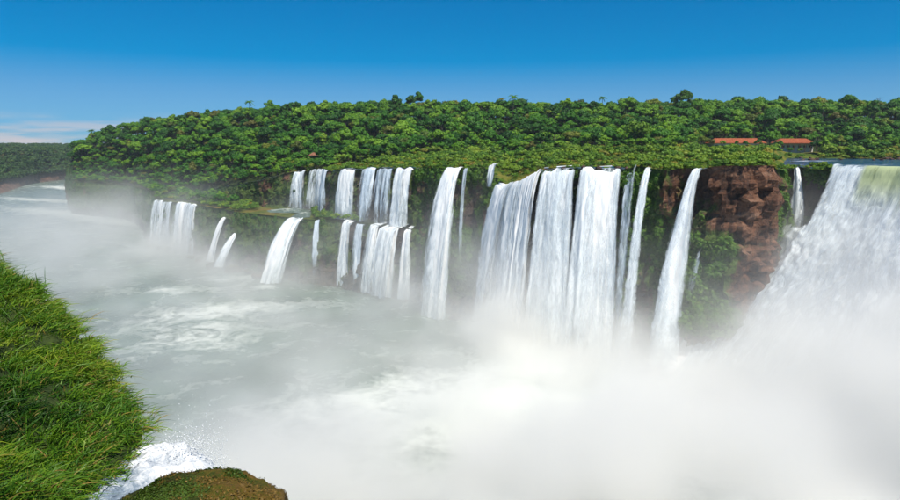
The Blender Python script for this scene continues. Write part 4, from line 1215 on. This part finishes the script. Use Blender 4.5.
# stream shooting out between bank and boulder
def stream_mat():
    b = MatB('stream_foam')
    P = b.pos()
    n1 = b.noise(b.mapping(P, (1.6, 1.6, 2.2)), 1.6, 6, 0.7, .8); n2 = b.noise(P, 9, 5, .7)
    s = b.math('ADD', b.math('MULTIPLY', n1, .6), b.math('MULTIPLY', n2, .4))
    s = b.math('ADD', s, b.attr('foam'))
    c = b.ramp(s, [(0.30, (0.02, 0.03, 0.045)), (0.46, (0.20, 0.26, 0.33)), (0.66, (0.72, 0.75, 0.78))])
    return b.done(b.bsdf(c, .35, b.bump(s, .8, .12), .4))
M_STREAM = stream_mat()
path = np.array([(-7.6, 7.6, 71.75), (-6.9, 8.7, 71.85), (-6.2, 9.6, 72.0), (-5.6, 10.3, 72.1), (-5.15, 10.85, 72.0), (-4.9, 11.25, 71.6), (-4.75, 11.5, 70.4), (-4.7, 11.7, 68.0), (-4.7, 11.8, 64.0)])
tpath = np.linspace(0, 1, len(path)); tt = np.linspace(0, 1, 110)
CP = np.stack([np.interp(tt, tpath, path[:, k]) for k in range(3)], 1)
ker = np.ones(9) / 9
CP = np.stack([np.convolve(np.pad(CP[:, k], 4, mode='edge'), ker, 'valid') for k in range(3)], 1)
nw = 60; ww = np.linspace(-1, 1, nw)
side = np.array([.68, -.62]) * 1.0
V = np.zeros((len(tt), nw, 3))
for k in range(2): V[..., k] = CP[:, None, k] + side[k] * ww[None, :] * np.interp(tt, [0, .45, .7, 1], [.95, .95, .6, .6])[:, None]
V[..., 2] = CP[:, None, 2]
V = V.reshape(-1, 3)
h = fbm(V * np.array([2.2, 2.2, .8]), 5, 160, .6)
prof = np.tile(1 - ww ** 2, len(tt))
V[:, 2] += (h - .5) * .5 * (0.3 + prof) + prof * .18
V[:, 0] += (fbm(V * 2.5 + 5, 3, 161) - .5) * .2
fo = np.repeat(np.interp(tt, [0, .25, .4, 1], [-.16, -.10, .14, .22]), nw) + (h - .5) * .35
tag(obj('stream', mesh_np('stream', V, grid_faces(nw, len(tt))[:, ::-1], [M_STREAM], True, {'foam': fo})), 'white rushing stream leaping over the edge between bank and boulder', 'stream', kind='structure')
# drops flung from the stream
rs = np.random.default_rng(170)
nd = 4500
q = rs.integers(46, 76, nd)
base = CP[q] + np.concatenate([side[None] * rs.uniform(-.5, .5, nd)[:, None], rs.uniform(0, .1, nd)[:, None]], 1)
fl = rs.exponential(.16, nd)[:, None] * np.array([[.25, .6, 1.0]]) + rs.normal(size=(nd, 3)) * .09
base = base + fl
r_ = (.003 + .014 * rs.uniform(0, 1, nd) ** 3)[:, None]
octv = np.array([(1, 0, 0), (0, 1, 0), (-1, 0, 0), (0, -1, 0), (0, 0, 1), (0, 0, -1)], float)
octf = np.array([(0, 1, 4), (1, 2, 4), (2, 3, 4), (3, 0, 4), (1, 0, 5), (2, 1, 5), (3, 2, 5), (0, 3, 5)])
DV = (base[:, None] + octv[None] * r_[:, :, None]).reshape(-1, 3); DF = (octf[None] + 6 * np.arange(nd)[:, None, None]).reshape(-1, 3)
tag(obj('spray_drops', mesh_np('spray_drops', DV, DF, [plain('drop_white', (.6, .63, .66), (.75, .78, .8))], True)), 'white drops flung up by the rushing stream', 'spray', kind='stuff')

# mossy boulder
def moss_mat():
    b = MatB('moss_rock')
    P = b.obj()
    n1 = b.noise(P, 1.6, 6, .65); n2 = b.noise(P, 7, 6, .75); n3 = b.noise(P, 17, 5, .8)
    f = b.math('ADD', b.math('MULTIPLY', n1, .36), b.math('ADD', b.math('MULTIPLY', n2, .36), b.math('MULTIPLY', n3, .28)))
    sx = b.n('ShaderNodeSeparateXYZ', i={0: P})
    g = b.math('ADD', f, b.math('MULTIPLY', sx.outputs['X'], .05))
    moss = b.ramp(g, [(0.38, (0.010, 0.016, 0.004)), (0.45, (0.060, 0.085, 0.010)), (0.50, (0.13, 0.11, 0.014)), (0.55, (0.17, 0.10, 0.02)), (0.64, (0.27, 0.18, 0.06))])
    nz = b.n('ShaderNodeSeparateXYZ', i={0: b.n('ShaderNodeNewGeometry').outputs['Normal']}).outputs['Z']
    c = b.mix(b.rng(b.math('ADD', nz, b.math('MULTIPLY', n2, .5)), .25, .75), (0.045, 0.035, 0.026), moss)
    h = b.math('ADD', b.math('MULTIPLY', n2, .6), b.math('MULTIPLY', n3, .5))
    return b.done(b.bsdf(c, .9, b.bump(h, 1.0, .16), .2))
n = 110
th = np.linspace(0, math.pi, n); ph = np.linspace(0, 2 * math.pi, 2 * n, endpoint=False)
TH, PH = np.meshgrid(th, ph, indexing='ij')
D = np.stack([np.sin(TH) * np.cos(PH), np.sin(TH) * np.sin(PH), np.cos(TH)], -1).reshape(-1, 3)
pw = np.sign(D) * np.abs(D) ** .92
V = pw * np.array([1.48, 1.0, .84])
V *= (1 + (fbm(D * 1.6 + 3, 4, 180) - .5) * .55 + (fbm(D * 6, 4, 181) - .5) * .10 + (fbm(D * 22, 3, 182) - .5) * .035)[:, None]
for nrm, lim in (((.95, .1, .25), 1.25), ((-.42, -.1, .9), .78)):
    nrm = np.array(nrm); nrm = nrm / np.linalg.norm(nrm)
    hh = V @ nrm; V = V - np.maximum(hh - lim, 0)[:, None] * nrm * .8
m2 = 2 * n
F = np.array([[i * m2 + j, (i + 1) * m2 + j, (i + 1) * m2 + (j + 1) % m2, i * m2 + (j + 1) % m2] for i in range(n - 1) for j in range(m2)])
mb = obj('mossy_boulder', mesh_np('mossy_boulder', V, F, [moss_mat()]), None, (-3.98, 8.75, 71.88))
mb.rotation_euler = (0, .04, .12)
tag(mb, 'rounded boulder with orange and green moss beside the rushing stream', 'boulder')
# moss cushions on the boulder: thousands of tiny tufts, greener on one side, rusty on the other
rs = np.random.default_rng(199)
Dn = V / np.array([1.48, 1.0, .84]) ** 2; Dn /= np.linalg.norm(Dn, axis=1)[:, None]
pn = fbm(V * 2.2, 4, 410)
wgt = smooth(.40, .56, pn) * smooth(-.05, .45, Dn[:, 2]) * np.sin(np.clip(np.repeat(th, m2), .02, 3)) ** 1.0
for nm, cols, cnt, sel in (('green_moss', ((0.012, 0.03, 0.004), (0.055, 0.10, 0.010), (0.15, 0.19, 0.02)), 9000, smooth(.50, .42, fbm(V * 1.7 + 4, 3, 411) + V[:, 0] * .05)), ('rusty_moss', ((0.04, 0.03, 0.006), (0.14, 0.085, 0.014), (0.30, 0.20, 0.05)), 5000, smooth(.42, .52, fbm(V * 1.7 + 4, 3, 411) + V[:, 0] * .05))):
    w_ = wgt * sel + 1e-9; w_ /= w_.sum()
    ii = rs.choice(len(V), cnt, p=w_)
    nn3 = Dn[ii] + rs.normal(size=(cnt, 3)) * .45; nn3 /= np.linalg.norm(nn3, axis=1)[:, None]
    mv, mf = quads(V[ii] + rs.normal(size=(cnt, 3)) * .012 + Dn[ii] * .008, nn3, rs.uniform(.008, .026, cnt), .7)
    mo = obj(nm, mesh_np(nm, mv, mf, [leaf_mat(nm, *cols, transl=.1)], False), mb); mo['kind'] = 'stuff'
# dead stick
v_, f_ = join([tube([(-7.0, 8.9, 72.35), (-6.35, 8.95, 72.22), (-5.75, 8.9, 72.05), (-5.2, 8.95, 71.95)], .035, .02, 6), tube([(-6.35, 8.95, 72.22), (-6.1, 9.1, 72.35)], .015, .008, 5)])
tag(obj('dead_branch', mesh_np('dead_branch', v_, f_, [M_BARK])), 'bare brown stick caught between the grassy bank and the stream', 'branch')

# grass on the bank: arching blades, clumped
def grass_mat():
    b = MatB('grass_blades')
    t = b.attr('tint'); d = b.attr('dry'); u_ = b.attr('along')
    c = b.ramp(t, [(0.0, (0.012, 0.050, 0.006)), (0.35, (0.045, 0.135, 0.010)), (0.7, (0.12, 0.25, 0.014)), (1.0, (0.24, 0.32, 0.022))])
    c = b.mix(d, c, (0.34, 0.20, 0.06))
    p = b.bsdf(c, .5, spec=.3)
    tr = b.n('ShaderNodeBsdfTranslucent', i={'Color': c}).outputs[0]
    return b.done(b.n('ShaderNodeMixShader', i={0: .3, 1: p, 2: tr}).outputs[0])
M_GRASS = grass_mat()
rs = np.random.default_rng(190)
Bg = BANK.reshape(nv_ if False else len(bs), len(E), 3)
nb = 230000
# random points on the bank grid, only the part that faces the view
nt = 4400
tf = rs.uniform(0, 1, nt)
tid = rs.integers(0, nt, nb)
gi_ = 3 + tf * 33; gj = rs.uniform(18, 144, nt)
def bank_pt(gi_, gj):
    i0 = gi_.astype(int); j0 = gj.astype(int); wi = (gi_ - i0)[:, None]; wj = (gj - j0)[:, None]
    return (Bg[i0, j0] * (1 - wj) + Bg[i0, j0 + 1] * wj) * (1 - wi) + (Bg[i0 + 1, j0] * (1 - wj) + Bg[i0 + 1, j0 + 1] * wj) * wi
Tc = bank_pt(gi_, gj)
tsize = rs.uniform(.45, 1.15, nt) * np.where(rs.uniform(size=nt) < .05, 1.6, 1)
rr_ = np.clip(rs.normal(size=(nb, 2)), -1.8, 1.8) * .19 * tsize[tid][:, None]
roots = Tc[tid] + np.concatenate([rr_, (-.12 * np.abs(rr_).sum(1))[:, None]], 1)
fi = tf[tid]
outw = np.concatenate([-(cen[gj.astype(int)]), np.zeros((nt, 1))], 1)[tid]
edge_ = np.exp(-fi * 6)
cl = rs.uniform(0, 1, (nt, 1)); cid = tid
cdir = rs.normal(size=(nt, 3)) * np.array([1, 1, .2])
zone = fbm(Tc * .38, 3, 195)[tid]
L = rs.uniform(.2, .52, nb) * tsize[tid]
up = np.array([0, 0, 1.0])
az = rs.uniform(0, 2 * math.pi, nb); lean_ = rs.uniform(0.05, 1.0, nb) ** .8
d0 = up * 1.0 + np.stack([np.cos(az), np.sin(az), 0 * az], 1) * lean_[:, None] * .85 + outw * (.25 + .45 * edge_)[:, None] + cdir[cid] * .12
d0 /= np.linalg.norm(d0, axis=1)[:, None]
outw = outw * .6 + np.stack([np.cos(az), np.sin(az), 0 * az], 1) * .7
droop = (rs.uniform(.35, 1.1, nb) + .7 * edge_)[:, None]
w0 = rs.uniform(.006, .013, nb)[:, None]
sdv = np.cross(d0, rs.normal(size=(nb, 3))); sdv /= np.linalg.norm(sdv, axis=1)[:, None]
pts_ = []
for t in (0, .35, .7, 1.0):
    c_ = roots + d0 * (L[:, None] * t) + (outw * .35 - up * .75) * droop * (L[:, None] * t * t) * .75
    pts_.append(c_)
ws = (1.0, .95, .65)
VV = np.stack([pts_[0] - sdv * w0, pts_[0] + sdv * w0, pts_[1] - sdv * w0 * .95, pts_[1] + sdv * w0 * .95, pts_[2] - sdv * w0 * .65, pts_[2] + sdv * w0 * .65, pts_[3]], 1).reshape(-1, 3)
o7 = 7 * np.arange(nb)[:, None]
FQ = np.concatenate([o7 + np.array([[0, 1, 3, 2]]), o7 + np.array([[2, 3, 5, 4]])]); FT = o7 + np.array([[4, 5, 6]])
gpx, gpy, _ = to_px(roots)
ymid = np.exp(-((roots[:, 2] - 74.0) / .6) ** 2)
tint = np.clip(.52 + (zone - .5) * 1.5 + (cl[cid, 0] - .5) * .5 + rs.normal(size=nb) * .12 + .26 * ymid, 0, 1)
dry = (rs.uniform(size=nb) < .05 + .12 * edge_) * rs.uniform(.3, .9, nb)
at7 = {'tint': np.repeat(tint, 7), 'dry': np.repeat(dry, 7), 'along': np.tile([0, 0, .35, .35, .7, .7, 1.0], nb)}
tag(obj('grass', mesh_np('grass', VV, [FQ, FT], [M_GRASS], True, at7)), 'long arching green grass covering the near bank', 'grass', kind='stuff')

# ------------------------------------------------------------------ spray: one fog volume thrown up by the falls
VX, VY, VZ = 3.3, 3.3, 3.2
mn = np.array([-460.0, 50.0, -2.0]); dims = np.array([194, 224, 26])
mx = mn + (dims - 1) * np.array([VX, VY, VZ])
ax = [mn[k] + np.arange(dims[k]) * (VX, VY, VZ)[k] for k in range(3)]
ZZ, YY, XX = np.meshgrid(ax[2], ax[1], ax[0], indexing='ij')      # index = x + nx*(y + ny*z)
dens = np.zeros(XX.shape)
for (bx, by, bz, st, rad, hg) in BASES:
    r3 = rad * 2.6
    i0, i1 = np.searchsorted(ax[0], [bx - r3, bx + r3]); j0, j1 = np.searchsorted(ax[1], [by - r3, by + r3])
    sl = (slice(None), slice(j0, j1), slice(i0, i1))
    dh = np.maximum(ZZ[sl] - bz, 0)
    grow = rad * (1 + dh / (hg * 4))
    g = np.exp(-((XX[sl] - bx) ** 2 + (YY[sl] - by) ** 2) / (grow ** 2)) * np.exp(-(dh / hg) ** 1.3) * (ZZ[sl] > bz - 6)
    dens[sl] += 0.030 * st * g
def plume(x, y, z, rx, ry, rz, d):
    global dens
    dens += d * np.exp(-(((XX - x) / rx) ** 2 + ((YY - y) / ry) ** 2 + (np.maximum(ZZ - z, 0) / rz) ** 2))
# drifting spray in the basin in front of the falls
plume(50, 150, 0, 75, 36, 9, .13)
plume(35, 112, 0, 90, 42, 15, .14)
plume(84, 96, 0, 48, 34, 24, .11)
plume(10, 195, 0, 50, 32, 9, .045)
plume(-25, 130, 0, 60, 50, 12, .010)
plume(-60, 240, 0, 70, 60, 13, .012)
plume(-150, 330, 0, 110, 90, 22, .011)
plume(-220, 460, 0, 140, 130, 28, .012)
plume(-330, 620, 0, 120, 120, 28, .008)
plume(-150, 230, 0, 90, 90, 14, .004)
plume(106, 122, 0, 42, 40, 26, .070)
dens += .0016 * np.exp(-ZZ / 22)
flat = np.stack([XX.ravel(), YY.ravel(), ZZ.ravel()], 1)
nz_ = fbm(flat * np.array([.036, .036, .050]) + 3, 5, 210, .6)
dens = dens.ravel() * np.clip((nz_ - .33) * 5.4, 0.05, 2.6)
edge_f = np.ones(len(flat))
for k in range(3):
    edge_f *= smooth(mx[k], mx[k] - (24 if k < 2 else 16), flat[:, k])
    if k < 2: edge_f *= smooth(mn[k], mn[k] + 20, flat[:, k])
dens *= edge_f
dens[dens < 2.5e-4] = 0
me = mesh_np('spray_mist', flat, [], attrs={'den': dens})
mist = tag(obj('mist', me), 'white spray cloud rising from the foot of the falls', 'mist', kind='stuff')
vb = MatB('mist_volume')
pv = vb.n('ShaderNodeVolumePrincipled', i={'Color': (1.0, 0.998, 0.985, 1), 'Density': 1.0, 'Anisotropy': 0.15})
vb.link(pv.outputs[0], vb.out.inputs['Volume'])
ng = bpy.data.node_groups.new('mist_volume', 'GeometryNodeTree')
ng.interface.new_socket('Geometry', in_out='INPUT', socket_type='NodeSocketGeometry')
ng.interface.new_socket('Geometry', in_out='OUTPUT', socket_type='NodeSocketGeometry')
N_, L_ = ng.nodes, ng.links
gi, go = N_.new('NodeGroupInput'), N_.new('NodeGroupOutput')
vc = N_.new('GeometryNodeVolumeCube')
vc.inputs['Min'].default_value = mn; vc.inputs['Max'].default_value = mx
for k, nm in enumerate(('Resolution X', 'Resolution Y', 'Resolution Z')): vc.inputs[nm].default_value = int(dims[k])
ps = N_.new('GeometryNodeInputPosition')
sub = N_.new('ShaderNodeVectorMath'); sub.operation = 'SUBTRACT'; sub.inputs[1].default_value = mn
dv = N_.new('ShaderNodeVectorMath'); dv.operation = 'DIVIDE'; dv.inputs[1].default_value = (VX, VY, VZ)
sep = N_.new('ShaderNodeSeparateXYZ')
L_.new(ps.outputs[0], sub.inputs[0]); L_.new(sub.outputs[0], dv.inputs[0]); L_.new(dv.outputs[0], sep.inputs[0])
def rnd(sk):
    m_ = N_.new('ShaderNodeMath'); m_.operation = 'ROUND'; L_.new(sk, m_.inputs[0]); return m_.outputs[0]
def mad(a, b, c):
    m_ = N_.new('ShaderNodeMath'); m_.operation = 'MULTIPLY_ADD'; L_.new(a, m_.inputs[0]); m_.inputs[1].default_value = b; L_.new(c, m_.inputs[2]); return m_.outputs[0]
ix, iy, iz = (rnd(sep.outputs[k]) for k in range(3))
ind = mad(mad(iz, float(dims[1]), iy), float(dims[0]), ix)
si = N_.new('GeometryNodeSampleIndex'); si.data_type = 'FLOAT'; si.domain = 'POINT'; si.clamp = True
na = N_.new('GeometryNodeInputNamedAttribute'); na.data_type = 'FLOAT'; na.inputs['Name'].default_value = 'den'
L_.new(gi.outputs[0], si.inputs['Geometry'])
L_.new([q for q in na.outputs if q.enabled and q.name == 'Attribute'][0], [q for q in si.inputs if q.enabled and q.name == 'Value'][0])
L_.new(ind, si.inputs['Index'])
L_.new([q for q in si.outputs if q.enabled][0], vc.inputs['Density'])
sm = N_.new('GeometryNodeSetMaterial'); sm.inputs['Material'].default_value = vb.m
L_.new(vc.outputs[0], sm.inputs[0]); L_.new(sm.outputs[0], go.inputs[0])
mist.modifiers.new('mist', 'NODES').node_group = ng
me.materials.append(vb.m)
vb.m.cycles.volume_step_rate = 1.0
cy.volume_step_rate = 2.0

# ------------------------------------------------------------------ haze: even thin air round the whole place
hb = MatB('haze_air')
hv = hb.n('ShaderNodeVolumePrincipled', i={'Color': (0.80, 0.90, 1.0, 1), 'Density': 0.00006, 'Anisotropy': 0.1})
hb.link(hv.outputs[0], hb.out.inputs['Volume'])
tag(obj('haze', box_mesh('haze', [(-4200, -300, -8, 1600, 5200, 150)], [hb.m])), 'thin pale haze filling the air of the gorge', 'haze', kind='stuff')
